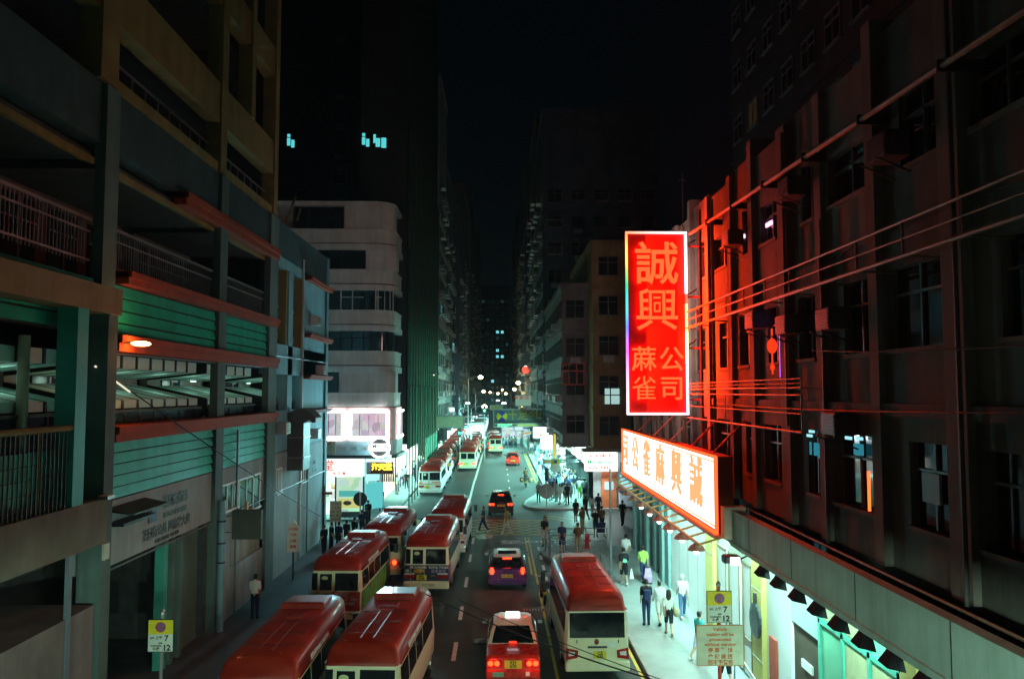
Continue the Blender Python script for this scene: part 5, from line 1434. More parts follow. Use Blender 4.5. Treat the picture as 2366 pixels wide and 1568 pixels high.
    if ad == 'purple':
        pp_ = M('ad_navy', (.022, .018, .06), .4, var=.2)
        ap = MB().box(-1.0, 1.0, -.017, .012, .62, 1.3).obj('advert_panel', pp_, root)
        MB().box(1.012, 1.03, .05, .9, .5, 1.3).obj('advert_panel', M('ad_magenta', (.3, .03, .1), .4, var=.6), root)
        text('HK RUNNERS', .12, txt_white, ap, (-.35, -.02, 1.2), '-y', .003, .001)
        text('ROYAL TOURS', .13, txt_white, ap, (.55, -.02, 1.2), '-y', .003, .001)
        text('皇家旅遊', .17, M('lettering_lilac', (.3, .28, .45), .5), ap, (.55, -.02, 1.03), '-y', .003, .001)
        MB().ball((-.35, -.02, 1.04), .22, .012, .1).ball((-.2, -.022, 1.06), .12, .012, .07).obj('advert_cake', M('cake_gold', (.5, .32, .05), .5, var=.5, scale=12), ap)
        MB().box(-.9, -.75, -.022, -.017, 1.0, 1.12).obj('advert_mark', M('mark_green', (.3, .5, .3), .5), ap)
        text('LIVE', .1, M('lettering_olive', (.35, .35, .12), .5), ap, (.3, -.02, .84), '-y', .002, .001)
        text('大澳 3908', .13, M('bumper_ink', (.3, .28, .18), .5), root, (.1, -.105, .46), '-y', .002, .001)
    if ad == 'orange':
        MB().box(-.98, .98, -.014, .01, 1.0, 1.06).obj('stripe', orange_s, root)
        MB().box(.2, .9, -.014, .01, 1.12, 1.2).obj('stripe', orange_s, root)
        MB().box(-.9, -.72, -.014, .01, 1.05, 1.18).obj('indicator', orange_s, root)
    return root


# seven near minibuses
minibus('dark red roofed minibus at bottom left, only its roof showing', -5.72, 19.6, 0, plate='KR 2210')
minibus('cream minibus with red roof and white roof lettering at bottom centre left', -3.42, 20.6, -math.radians(3.2), plate='LV 4506')
minibus('minibus with green leafy side advert and red rear poster', -6.2, 31.4, math.radians(-2.5), ad='green', plate='MB 731')
d_ = minibus('minibus with pale glossy roof in front of the green advert one', -5.58, 38.9, math.radians(-1.5), plate='NX 8125')
minibus('minibus with dark purple travel advert across its rear', -3.15, 36.1, math.radians(-2), ad='purple', plate='MN 5508')
minibus('minibus with orange rear stripes just ahead of the purple advert one', -2.75, 44.2, math.radians(-1.5), ad='orange', body=buswhite, plate='PE 377')
minibus('cream minibus with bright red roof parked at the right kerb', 3.1, 25.55, math.radians(1.0), style='new', plate='CZ 676')
# two round brake lamps glowing low between the parked buses
for k, (px, py) in enumerate(((887, 1303), (910, 1300))):
    q = PY(px, py, 38.7)
    t_ = MB().ball((q.x + 5.58, -.05, q.z), .11, .05, .11).obj('round_brake_lamp', E('brake_round', (1, .05, .008), 5), d_)
# the long queue beyond the junction, copies of two prototypes
pa = minibus('white minibus with orange lettering first in the left queue beyond the junction', -5.85, 70, 0, body=buswhite, detail=True, ad='orange', plate='JK 910')
pb = minibus('cream minibus with glowing tail lamps at the head of the middle queue', -3.45, 92, 0, detail=False, lit=True, plate='EU 65')
pc = None
oq = ['second', 'third', 'fourth', 'fifth', 'sixth', 'seventh', 'eighth', 'ninth']
for k in range(8):
    c = copy_tree(pa); c.location = (-5.9 - .05 * k, 78.5 + k * 7.6, 0); c.rotation_euler.z = R.uniform(-.02, .02)
    c['label'] = oq[k] + ' minibus counted away from the camera in the left far queue'
for k in range(4):
    c = copy_tree(pb); c.location = (-3.5 + .05 * k, 100.2 + k * 7.8, 0); c.rotation_euler.z = R.uniform(-.02, .02)
    c['label'] = oq[k] + ' minibus counted away from the camera in the middle far queue'
c = copy_tree(pb); c.location = (-.35, 118, 0); c['label'] = 'pale minibus driving away in the right lane of the far road'
c = copy_tree(pb); c.location = (-.6, 127, 0); c['label'] = 'minibus seen just above the pale one in the right lane'


def car(name, label, x, y, rz, body, roofm, P, plate, lit=True, cat='car', sunroof=False, vertical_lamps=False):
    """P: dict of proportions; rear at y=0, forward +y"""
    root = thing(name, label, cat, (x, y, 0), rz)
    w, L = P['w'] / 2, P['L']
    rings = []
    for (yy, ws, zt, zb) in P['st']:
        ww = w * ws
        half = [(-ww * .9, zb), (-ww, zb + .14), (-ww, zb + .4), (-ww * .985, zt - .12), (-ww * .95, zt - .03), (-ww * .84, zt), (0, zt + .02)]
        rings.append([(a, yy, b) for a, b in half] + [(-a, yy, b) for a, b in half[-2::-1]])
    MB().loft(rings).obj('body', body, root, smooth=True)
    cr_ = P['cab']           # (z, y_rear, y_front, half width)
    rg_ = []
    for (z, ya, yb, hw) in cr_:
        c = .1
        rg_.append([(-hw + c, ya, z), (hw - c, ya, z), (hw, ya + c, z), (hw, yb - c, z), (hw - c, yb, z), (-hw + c, yb, z), (-hw, yb - c, z), (-hw, ya + c, z)])
    MB().loft(rg_[:3]).obj('cabin', body if not P.get('pillar') else P['pillar'], root, smooth=True)
    MB().loft(rg_[2:]).obj('roof', roofm, root, smooth=True)

    def at(z, i):
        for a, b in zip(cr_, cr_[1:]):
            if a[0] <= z <= b[0]:
                t = (z - a[0]) / (b[0] - a[0])
                return a[i] + (b[i] - a[i]) * t
        return cr_[-1][i]
    z0, z1 = cr_[0][0] + .05, cr_[2][0] - .04
    def hz(i, s, nm):
        d = .014 * s; rr = []
        for z in (z0, cr_[1][0], z1):
            k0 = at(z, i); h0 = at(z, 3) - .1
            rr.append([(-h0, k0 + d, z), (h0, k0 + d, z), (h0, k0 - 4 * d, z), (-h0, k0 - 4 * d, z)])
        MB().loft(rr).obj(nm, glassb, root)
    hz(1, -1, 'rear_window'); hz(2, 1, 'windscreen')
    for s in (-1, 1):
        for (fa, fb) in ((.1, .5), (.54, .9)):
            def yy(z, f): return at(z, 1) + (at(z, 2) - at(z, 1)) * f
            h0, h1 = at(z0, 3), at(z1, 3)
            MB().hexa([(s * (h0 - .03), yy(z0, fa), z0), (s * (h0 + .01), yy(z0, fa), z0), (s * (h0 + .01), yy(z0, fb), z0), (s * (h0 - .03), yy(z0, fb), z0), (s * (h1 - .03), yy(z1, fa), z1), (s * (h1 + .01), yy(z1, fa), z1), (s * (h1 + .01), yy(z1, fb), z1), (s * (h1 - .03), yy(z1, fb), z1)]).obj('side_window', glassb, root)
        wheel(root, s * (w - .02), P['ax'][0], P.get('wr', .31), .2); wheel(root, s * (w - .02), P['ax'][1], P.get('wr', .31), .2)
        lm = lampon if lit else lampdark
        zl = P['lz']
        if vertical_lamps:
            lo = MB().ball((s * (w - .2), .06, zl), .11, .08, .19).obj('tail_lamp', lm, root)
            MB().lathe((s * (w - .2), .06, zl), [(.15, -.06), (.15, 0)], 14, 'y').obj('lamp_ring', rimm, lo)
        else:
            a, b = sorted((s * (w - .1), s * (w - .5)))
            lo = MB().cbox(a, b, -.025, .06, zl - .09, zl + .09, .02).obj('tail_lamp', lampdark if lit else lm, root)
            if lit:
                for q in (.17, .36):
                    MB().ball((s * (w - q), -.02, zl), .085, .03, .08).obj('lamp_bulb', lampon, lo)
        m_ = MB().cbox(min(s * w, s * (w + .2)), max(s * w, s * (w + .2)), P['my'], P['my'] + .12, P['mz'], P['mz'] + .15, .02).obj('mirror', P.get('mirror', body), root)
        MB().box(min(s * (w + .02), s * (w + .17)), max(s * (w + .02), s * (w + .17)), P['my'] - .006, P['my'], P['mz'] + .02, P['mz'] + .13).obj('mirror_glass', rimm, m_)
    if lit:
        for s in (-1, 1):
            point('tail_glow', (s * (w - .25), -.3, P['lz']), 5, (1, .03, .01), .08, root)
    MB().cbox(-w * .97, w * .97, -.08, .2, .28, .52, .03).obj('bumper', P.get('bumper', body), root)
    if lit:
        zz = P['tb']
        hw_ = .12 if P.get('two') else .2
        MB().box(-hw_, hw_, at(zz, 1) - .05, at(zz, 1) - .02, zz, zz + .06).obj('high_brake_lamp', E('brake_dim', (1, .04, .02), 1.5) if P.get('two') else lampon, root)
    pz = P['pz']
    pl = MB().box(-.26, .26, -.05 if pz > .5 else -.1, -.03 if pz > .5 else -.08, pz, pz + (.13 if ' ' not in plate or not P.get('two') else .24)).obj('number_plate', plate_y, root)
    if P.get('two'):
        a, b = plate.split(' ')
        text(a, .13, txt_black, pl, (0, -.052, pz + .175), '-y', .004, .001); text(b, .13, txt_black, pl, (0, -.052, pz + .07), '-y', .004, .001)
    else:
        text(plate, .13, txt_black, pl, (0, -.052 if pz > .5 else -.102, pz + .065), '-y', .004, .001)
    if sunroof:
        z_ = cr_[-1][0]
        MB().box(-.42, .42, cr_[-1][1] + .25, cr_[-1][1] + 1.0, z_ - .01, z_ + .012).obj('sunroof', glassb, root)
        for s in (-1, 1):
            MB().tube([(s * .58, cr_[2][1] + .1, cr_[2][0] + .08), (s * .58, cr_[2][2] - .2, cr_[2][0] + .08)], .02).obj('roof_rail', rimm, root)
    return root


taxred = M('taxi_red', (.42, .022, .012), .28, var=.06, coat=.5)
silver = M('taxi_silver', (.66, .6, .46), .4, metal=.0, var=.06)
sedan = dict(w=1.7, L=4.7, st=[(0, .93, .84, .3), (.08, .99, .92, .28), (1.0, 1, .96, .22), (3.6, 1, .96, .22), (4.4, .98, .84, .24), (4.66, .9, .7, .3)],
             cab=[(.94, .98, 3.68, .78), (1.18, 1.34, 3.3, .71), (1.4, 1.72, 2.92, .62), (1.47, 1.9, 2.8, .5)], ax=(.95, 3.75), lz=.7, my=3.2, mz=.98, tb=.99, pz=.56, two=True, mirror=blackp, pillar=silver)
tx = car('taxi', 'red taxi with silver roof and lit roof sign at bottom centre', .47, 25.0, math.radians(-.6), taxred, silver, sedan, 'KH 670', cat='taxi')
rs = MB().cbox(-.24, .24, 2.15, 2.3, 1.47, 1.64, .03).obj('roof_sign', E('taxi_sign', (1, .92, 1), 3.5), tx)
text('TAXI', .12, M('sign_ink_grey', (.5, .45, .5), .5), rs, (0, 2.148, 1.555), '-y', .004, .001)
for s in (-1, 1):
    MB().ball((s * .42, 2.2, 1.48), .045, .05, .03).obj('roof_marker', E('roof_marker_red', (1, .1, .04), 1.6), tx)
MB().box(-.62, -.28, -.1, -.085, .33, .47).obj('licence_disc', M('disc_green', (.1, .35, .25), .5), tx)
MB().box(.38, .5, -.1, -.085, .36, .48).obj('sticker', white, tx)
hatch = dict(w=1.8, L=4.2, st=[(0, .92, .9, .3), (.1, .98, .95, .28), (.6, 1, .97, .22), (3.2, 1, .95, .22), (3.9, .97, .86, .24), (4.15, .85, .7, .3)],
             cab=[(.93, .08, 3.3, .82), (1.17, .36, 2.85, .73), (1.35, .6, 2.5, .62), (1.42, .75, 2.35, .52)], ax=(.7, 3.3), lz=.82, my=2.75, mz=1.0, tb=1.29, pz=.58, wr=.33, pillar=blackp)
bl_ = M('indigo_paint', (.05, .022, .13), .25, var=.08, coat=.6)
car('hatchback', 'indigo hatchback with white roof, sunroof and glowing brake lights', .43, 36.9, math.radians(-.5), bl_, M('roof_white', (.62, .6, .52), .35), hatch, 'WL 8330', sunroof=True, vertical_lamps=True)
blk = M('black_paint', (.012, .012, .014), .2, var=.1, coat=.6)
suv = dict(w=1.84, L=4.5, st=[(0, .92, .95, .32), (.1, .98, 1.0, .3), (.6, 1, 1.02, .24), (3.4, 1, 1.0, .24), (4.2, .97, .9, .26), (4.45, .85, .72, .32)],
           cab=[(1.0, .1, 3.5, .84), (1.3, .4, 3.0, .76), (1.52, .75, 2.6, .66), (1.6, .95, 2.4, .56)], ax=(.8, 3.5), lz=.88, my=2.9, mz=1.04, tb=1.45, pz=.74, wr=.35)
car('black_car', 'black car braking at the yellow box junction', .23, 58.3, 0, blk, blk, suv, 'VE 9140', cat='car')
car('red_car', 'red car with flaring brake lights far up the right lane', 1.85, 98, 0, taxred, taxred, dict(sedan, pillar=None, two=False), 'KT 8', cat='car')

# ------------------------------------------------------------------ scooter parked behind the right minibus
def two_wheeler(name, label, x, y, rz, cat):
    root = thing(name, label, cat, (x, y, 0), rz)
    for yy in (0, 1.2):
        t = MB().lathe((-.05, yy, .28), [(.22, 0), (.28, .03), (.28, .07), (.22, .1)], 14, 'x').obj('wheel', rubber, root)
        MB().lathe((-.06, yy, .28), [(.12, 0), (.12, .12)], 10, 'x').obj('rim', rimm, t)
    MB().tube([(0, 0, .35), (0, .35, .62), (0, .75, .4), (0, 1.0, .75), (0, 1.2, .3)], [.08, .14, .13, .07, .05], 8).obj('body', blackp, root, smooth=True)
    MB().cbox(-.13, .13, -.1, .5, .68, .8, .03).obj('seat', M('seat_black', (.02, .02, .02), .6), root)
    MB().tube([(-.32, .92, 1.0), (0, 1.02, .95), (.32, .92, 1.0)], .02).obj('handlebar', rimm, root)
    MB().cbox(-.18, .18, -.42, -.08, .75, 1.05, .04).obj('box', M('top_box', (.04, .05, .05), .5), root)
    MB().box(-.09, .09, -.2, -.17, .45, .58).obj('number_plate', plate_y, root)
    return root


two_wheeler('scooter', 'dark scooter squeezed between the right minibus and the yellow line', 1.98, 34.4, math.radians(4), 'scooter')
# ------------------------------------------------------------------ people: skinned skeletons, clothes as shells over the body
def skeleton(leg_r=0.0, leg_l=0.0, arm_r=0.0, arm_l=0.0, knee_r=0.1, knee_l=0.1, elbow=.25, lean=0.0, sit=False):
    """joint angles in radians, + is forward (+y). returns verts, edges with bone names, radii"""
    V, RAD, ED = [], [], []
    def v(p, r):
        V.append(Vector(p)); RAD.append(r if isinstance(r, tuple) else (r, r)); return len(V) - 1
    def e(a, b, n): ED.append((a, b, n))
    def up(p): return (p[0], p[1] + (p[2] - .95) * math.tan(lean), p[2])
    pel = v((0, 0, .96), (.145, .115)); sp = v(up((0, 0, 1.12)), (.135, .1)); ch = v(up((0, 0, 1.33)), (.155, .11)); nb = v(up((0, 0, 1.46)), (.075, .065))
    nk = v(up((0, .01, 1.52)), (.052, .055)); h0 = v(up((0, .025, 1.58)), (.066, .085)); h1 = v(up((0, .015, 1.66)), (.08, .1)); h2 = v(up((0, .005, 1.72)), (.06, .075))
    e(pel, sp, 'torso'); e(sp, ch, 'torso'); e(ch, nb, 'torso'); e(nb, nk, 'neck'); e(nk, h0, 'head'); e(h0, h1, 'head'); e(h1, h2, 'head')
    ns_ = v(up((0, .125, 1.615)), .014); e(h0, ns_, 'head')
    for s, al, ak, ar in ((1, leg_r, knee_r, arm_r), (-1, leg_l, knee_l, arm_l)):
        sh = v(up((s * .17, 0, 1.4)), .058); e(ch, sh, 'sleeve')
        el = V[sh] + Vector((s * .05, math.sin(ar), -math.cos(ar))) * .27
        el = v(el, .042); e(sh, el, 'sleeve')
        b = ar + elbow
        wr = v(V[el] + Vector((s * .02, math.sin(b), -math.cos(b))) * .24, .03); e(el, wr, 'forearm')
        d = Vector((0, math.sin(b + .1), -math.cos(b + .1))); f = Vector((0, math.cos(b + .1), math.sin(b + .1)))
        pm = v(V[wr] + d * .075, (.02, .038)); e(wr, pm, 'hand')
        for k, ln in enumerate((.062, .072, .068, .052)):
            o = f * ((1.5 - k) * .021)
            q = v(V[pm] + d * ln * .55 + o, .0095); q2 = v(V[pm] + d * ln * .98 + o * 1.05 + Vector((-s * .018, 0, 0)), .0075)
            e(pm, q, 'hand'); e(q, q2, 'hand')
        t1 = v(V[wr] + d * .055 + f * .045 - Vector((s * .012, 0, 0)), .0105); t2 = v(V[t1] + d * .035 + f * .012, .0085)
        e(wr, t1, 'hand'); e(t1, t2, 'hand')
        hp = v((s * .085, 0, .91), .09); e(pel, hp, 'hip')
        kn = v(V[hp] + Vector((s * .01, math.sin(al), -math.cos(al))) * .42, .058); e(hp, kn, 'thigh')
        c = al - ak
        mid = v(V[kn] + Vector((0, math.sin(c), -math.cos(c))) * .16, .052); e(kn, mid, 'calf')
        an = v(V[kn] + Vector((0, math.sin(c), -math.cos(c))) * .41, .036); e(mid, an, 'calf')
        ft = c * .55
        he = v(V[an] + Vector((0, -.035 * math.cos(ft) + .05 * math.sin(ft), -.05)), .03); e(an, he, 'foot')
        to = v(V[an] + Vector((s * .02, .15 * math.cos(ft), -.052 + .15 * math.sin(ft))), (.038, .026)); e(an, to, 'foot')
    return V, ED, RAD


def seg_d(p, a, b):
    ab = b - a; t = max(0, min(1, (p - a).dot(ab) / max(1e-9, ab.dot(ab))))
    return (p - (a + ab * t)).length


def make_pose(**kw):
    V, ED, RAD = skeleton(**kw)
    me = bpy.data.meshes.new('person'); me.from_pydata([tuple(p) for p in V], [(a, b) for a, b, n in ED], [])
    o = bpy.data.objects.new('person', me); COL.objects.link(o)
    o.modifiers.new('skin', 'SKIN').use_smooth_shade = True
    for i, sv in enumerate(me.skin_vertices[0].data):
        sv.radius = RAD[i]; sv.use_root = (i == 0)
    s = o.modifiers.new('sub', 'SUBSURF'); s.levels = 1; s.render_levels = 1
    dg = bpy.context.evaluated_depsgraph_get()
    bm_ = bpy.data.meshes.new_from_object(o.evaluated_get(dg))
    bpy.data.objects.remove(o)
    zmin = min(v.co.z for v in bm_.vertices)
    for v_ in bm_.vertices: v_.co.z -= zmin
    for p in V: p.z -= zmin
    co = [v_.co.copy() for v_ in bm_.vertices]; no = [v_.normal.copy() for v_ in bm_.vertices]
    bones = []
    for p in bm_.polygons:
        c = p.center
        bones.append(min(ED, key=lambda q: seg_d(c, V[q[0]], V[q[1]]))[2])
    return dict(mesh=bm_, co=co, no=no, bones=bones, V=V, hz=max(c.z for c in co))


def shell(P, test, off, name, low=None):
    idx = {}; vs = []; fs = []
    for p, b in zip(P['mesh'].polygons, P['bones']):
        if not test(b, p.center): continue
        f = []
        for i in p.vertices:
            if i not in idx:
                idx[i] = len(vs); vs.append(P['co'][i] + P['no'][i] * off)
            f.append(idx[i])
        fs.append(f)
    me = bpy.data.meshes.new(name); me.from_pydata([tuple(q) for q in vs], [], fs)
    me.polygons.foreach_set('use_smooth', [True] * len(fs)); me.materials.append(None); me.update()
    return me


POSES = {'walk_a': dict(leg_r=.42, leg_l=-.3, arm_r=-.35, arm_l=.35, knee_r=.12, knee_l=.35),
         'walk_b': dict(leg_r=-.22, leg_l=.3, arm_r=.25, arm_l=-.28, knee_r=.5, knee_l=.1),
         'stand': dict(leg_r=.02, leg_l=-.03, arm_r=.05, arm_l=.1, knee_r=.04, knee_l=.08, elbow=.2),
         'hold': dict(leg_r=.06, leg_l=-.06, arm_r=.25, arm_l=.3, knee_r=.05, knee_l=.1, elbow=1.35),
         'ride': dict(leg_r=1.25, leg_l=.75, arm_r=.75, arm_l=.75, knee_r=1.35, knee_l=.75, elbow=.4, lean=.2)}
PP = {k: make_pose(**v) for k, v in POSES.items()}
for k, P in PP.items():
    hz_ = P['hz']
    P['shirt'] = shell(P, lambda b, c: b in ('torso', 'sleeve') and c.z > .42 * hz_, .016, 'shirt')
    P['long_shirt'] = shell(P, lambda b, c: b in ('torso', 'sleeve', 'forearm') and c.z > .42 * hz_, .016, 'shirt')
    P['trousers'] = shell(P, lambda b, c: b in ('hip', 'thigh', 'calf') or (b == 'torso' and c.z < .6 * hz_), .012, 'trousers')
    P['shorts'] = shell(P, lambda b, c: b in ('hip', 'thigh') or (b == 'torso' and c.z < .6 * hz_), .016, 'shorts')
    P['shoes'] = shell(P, lambda b, c: b == 'foot', .012, 'shoes')
    hy = P['V'][6].y
    P['hair'] = shell(P, lambda b, c: b == 'head' and (c.z > P['V'][6].z + .015 or c.y < hy - .02) and c.z > P['V'][5].z - .03, .014, 'hair')
    q = P['V'][6]
    mb = MB()
    mb.loft([[(math.cos(t) * rx, q.y - .055 + math.sin(t) * ry, q.z + dz) for t in [2 * math.pi * j / 10 for j in range(10)]] for rx, ry, dz in ((.05, .03, -.42), (.09, .05, -.3), (.1, .06, -.12), (.09, .06, .03), (.04, .03, .09))])
    P['long_hair'] = mb.mesh('long_hair', [M('hair_dark', (.015, .012, .01), .5)], smooth=True)
    P['eyes'] = MB().ball((-.032, q.y + .088, q.z - .012), .012, .01, .009, 6, 4).ball((.032, q.y + .088, q.z - .012), .012, .01, .009, 6, 4).mesh('eyes', M('eye_dark', (.02, .015, .012), .3))
    P['mesh'].polygons.foreach_set('use_smooth', [True] * len(P['mesh'].polygons))
skin = M('skin', (.42, .26, .18), .55, var=.08)
CL = {n: M('cloth_' + n, c, .85, var=.12, scale=8) for n, c in dict(white=(.7, .7, .7), black=(.015, .015, .018), navy=(.02, .03, .08), green=(.12, .45, .06), lime=(.3, .5, .1), jeans=(.04, .08, .16), grey=(.25, .26, .27), khaki=(.3, .26, .16), ochre=(.42, .22, .05), pale=(.55, .55, .5), pink=(.5, .06, .22), red=(.4, .04, .03), blue=(.06, .2, .45), lightblue=(.4, .5, .65), brown=(.12, .07, .04), teal=(.05, .3, .28)).items()}
HAIR = {'dark': M('hair_dark', (.015, .012, .01), .5), 'grey': M('hair_grey', (.5, .5, .48), .6), 'brown': M('hair_brown', (.06, .03, .015), .5)}


def setmat(o, m):
    o.material_slots[0].link = 'OBJECT'; o.material_slots[0].material = m


def person(label, loc, rz, pose, top, legs, legcol, hair='dark', long_hair=False, sleeves=False, scale=1.0, shoes='black', group='pedestrians', bald=False):
    P = PP[pose]
    o = bpy.data.objects.new('person', P['mesh'])
    COL.objects.link(o)
    if not P['mesh'].materials: P['mesh'].materials.append(skin)
    o.location = loc; o.rotation_euler = (0, 0, rz); o.scale = (scale,) * 3
    tag(o, label, 'person', group)
    for nm, me, m in (('shirt', P['long_shirt' if sleeves else 'shirt'], CL[top]), (legs, P[legs], CL[legcol]), ('shoes', P['shoes'], CL[shoes]), ('hair', P['hair'], HAIR[hair]), ('eyes', P['eyes'], None)):
        c = bpy.data.objects.new(nm, me); COL.objects.link(c); c.parent = o
        if m: setmat(c, m)
    if long_hair:
        c = bpy.data.objects.new('long_hair', P['long_hair']); COL.objects.link(c); c.parent = o
    return o


def crowd_person(where, loc, rz, pose, top, legs, legcol, long_hair=False, **kw):
    nm = {'lightblue': 'light blue', 'jeans': 'denim'}
    lab = 'pedestrian in %s top and %s %s%s %s' % (nm.get(top, top), nm.get(legcol, legcol), legs, ', long hair,' if long_hair else '', where)
    return person(lab, loc, rz, pose, top, legs, legcol, long_hair=long_hair, **kw)


PV = .13
AW = 0.0                    # walking away from the camera
TO = math.pi
def at_px(px, py, z=PV):
    return PZ(px, py, z)


person('man in white tee and dark hair walking away nearest the dark columns', at_px(1446, 1310), AW, 'walk_a', 'white', 'shorts', 'grey', group=None)
person('man in black tee with green back print and shorts carrying a white bag', at_px(1441, 1350), AW, 'walk_b', 'black', 'shorts', 'black', shoes='white', group=None)
person('person in lime green shirt pulling a purple trolley bag', at_px(1486, 1343), .1, 'walk_a', 'lime', 'trousers', 'navy', group=None)
person('man in black tee with backpack and dark trousers mid pavement', at_px(1493, 1443), AW, 'stand', 'black', 'trousers', 'navy', group=None)
person('woman with long dark hair, pale blouse and black shorts walking away', at_px(1545, 1466), -.15, 'walk_b', 'pale', 'shorts', 'black', long_hair=True, scale=.96, shoes='brown', group=None)
person('person in white shirt half hidden left of the long haired woman', at_px(1524, 1440), .1, 'walk_a', 'white', 'shorts', 'pale', sleeves=True, scale=.98, group=None)
person('grey haired man in white shirt and dark jeans by the white wall', at_px(1577, 1425), -.1, 'walk_a', 'white', 'trousers', 'jeans', hair='grey', shoes='white', group=None)
person('person in teal top half hidden by the parking notice sign', at_px(1616, 1523), -1.0, 'walk_a', 'teal', 'shorts', 'lightblue', scale=.95, shoes='white', group=None)
person('man in black shorts behind the parking notice post', at_px(1676, 1590), .2, 'walk_b', 'white', 'shorts', 'black', group=None)
person('thin dark figure standing by the wall at the side street', at_px(1438, 1212, .0), AW, 'walk_a', 'black', 'trousers', 'black', group=None)
# bags carried
t_ = at_px(1441, 1350)
MB().hexa([(t_.x + .26, t_.y - .1, .42), (t_.x + .44, t_.y - .1, .42), (t_.x + .44, t_.y + .06, .42), (t_.x + .26, t_.y + .06, .42), (t_.x + .31, t_.y - .06, .85), (t_.x + .37, t_.y - .06, .85), (t_.x + .37, t_.y + .02, .85), (t_.x + .31, t_.y + .02, .85)]).obj('shopping_bag', CL['white'], None, label='white plastic bag in the hand of the man in black tee and shorts', cat='bag')
MB().prism([(t_.x - .1, 1.18), (t_.x + .1, 1.15), (t_.x + .12, 1.3), (t_.x - .02, 1.36)], t_.y - .2, t_.y - .15, 'y').obj('tee_print', M('print_green', (.2, .6, .45), .6), None, label='green print on the back of the black tee with shorts', cat='print')
t_ = at_px(1486, 1343)
tr = thing('trolley_bag', 'lilac wheeled shopping trolley pulled by the person in lime green', 'trolley bag', (t_.x + .12, t_.y - .5, PV))
MB().loft([[(-.17, -.1, .1), (.17, -.1, .1), (.17, .1, .1), (-.17, .1, .1)], [(-.19, -.12, .35), (.19, -.12, .35), (.19, .12, .35), (-.19, .12, .35)], [(-.12, -.06, .72), (.12, -.06, .72), (.12, .1, .72), (-.12, .1, .72)]]).obj('bag', M('lilac_cloth', (.4, .25, .42), .8, var=.3, scale=8), tr)
MB().tube([(-.1, .1, .1), (-.1, .14, .95), (.1, .14, .95), (.1, .1, .1)], .012).obj('frame', galv, tr)
for s in (-1, 1):
    MB().lathe((s * .17, .08, .08), [(.08, 0), (.08, s * .03)], 12, 'x').obj('wheel', rubber, tr)
t_ = at_px(1545, 1466)
MB().ball((t_.x + .28, t_.y - .02, .95), .13, .1, .18).obj('tote_bag', CL['khaki'], None, label='khaki tote bag at the side of the long haired woman', cat='bag')
t_ = at_px(1493, 1443)
MB().cbox(t_.x - .14, t_.x + .14, t_.y - .27, t_.y - .12, 1.12, 1.5, .04).obj('backpack', CL['navy'], None, label='navy backpack on the man in black mid pavement', cat='backpack')

# crossing and on the corner
cw_ = at_px
person('man in striped dark top striding left across the road', cw_(1116, 1228, 0), RX, 'walk_a', 'navy', 'trousers', 'navy', shoes='white', group=None)
person('person in ochre top and pale trousers crossing behind the black car', cw_(1170, 1233, 0), RX * .7, 'walk_b', 'ochre', 'trousers', 'pale', shoes='white', sleeves=True, group=None)
person('woman in black top and white shorts standing at the corner railing', cw_(1258, 1262), TO - .4, 'stand', 'black', 'shorts', 'white', long_hair=True, group=None)
person('person in navy at the railing right of the woman in white shorts', cw_(1298, 1278), TO, 'stand', 'navy', 'shorts', 'navy', group=None)
person('person with pale bag bending at the corner railing', cw_(1335, 1280), AW, 'hold', 'brown', 'trousers', 'khaki', shoes='white', group=None)
crowd = [(1244, 1160, 'grey', 'black'), (1280, 1150, 'navy', 'black'), (1293, 1165, 'pale', 'pale'), (1290, 1140, 'blue', 'navy'), (1310, 1165, 'black', 'black'), (1325, 1140, 'black', 'grey'), (1338, 1150, 'white', 'green'), (1352, 1150, 'white', 'black'),
         (1367, 1148, 'black', 'grey'), (1330, 1205, 'black', 'brown'), (1352, 1200, 'black', 'black'), (1368, 1192, 'pale', 'grey'), (1382, 1195, 'navy', 'black'), (1345, 1232, 'brown', 'khaki'), (1376, 1240, 'black', 'navy'), (1390, 1226, 'brown', 'black'), (1300, 1128, 'ochre', 'black'), (1316, 1118, 'pale', 'navy')]
desc = ['shoulder to the road sign', 'behind the round sign', 'in a pale robe-like outfit', 'in bright blue', 'in all black beside the pale one', 'with dark back by the shop light', 'in white with a black bag strap', 'in white and black shorts', 'with dark rucksack by the orange pillar',
        'in black and brown trousers', 'in a long black top', 'in pale clothes before the kiosk', 'in navy before the orange pillar', 'crouching low near the red hydrant', 'pushing a dark stroller', 'carrying a heavy load at the corner', 'in ochre top deeper in the crowd', 'in pale top deeper in the crowd']
for k, (px, py, a, b) in enumerate(crowd):
    person('pedestrian at the far corner ' + desc[k], cw_(px, py), R.choice((AW, TO, .5, -.6)), R.choice(('stand', 'walk_a', 'walk_b', 'hold')), a, 'trousers' if R.random() < .6 else 'shorts', b, long_hair=R.random() < .35, scale=R.uniform(.92, 1.03), group='people at the far corner')
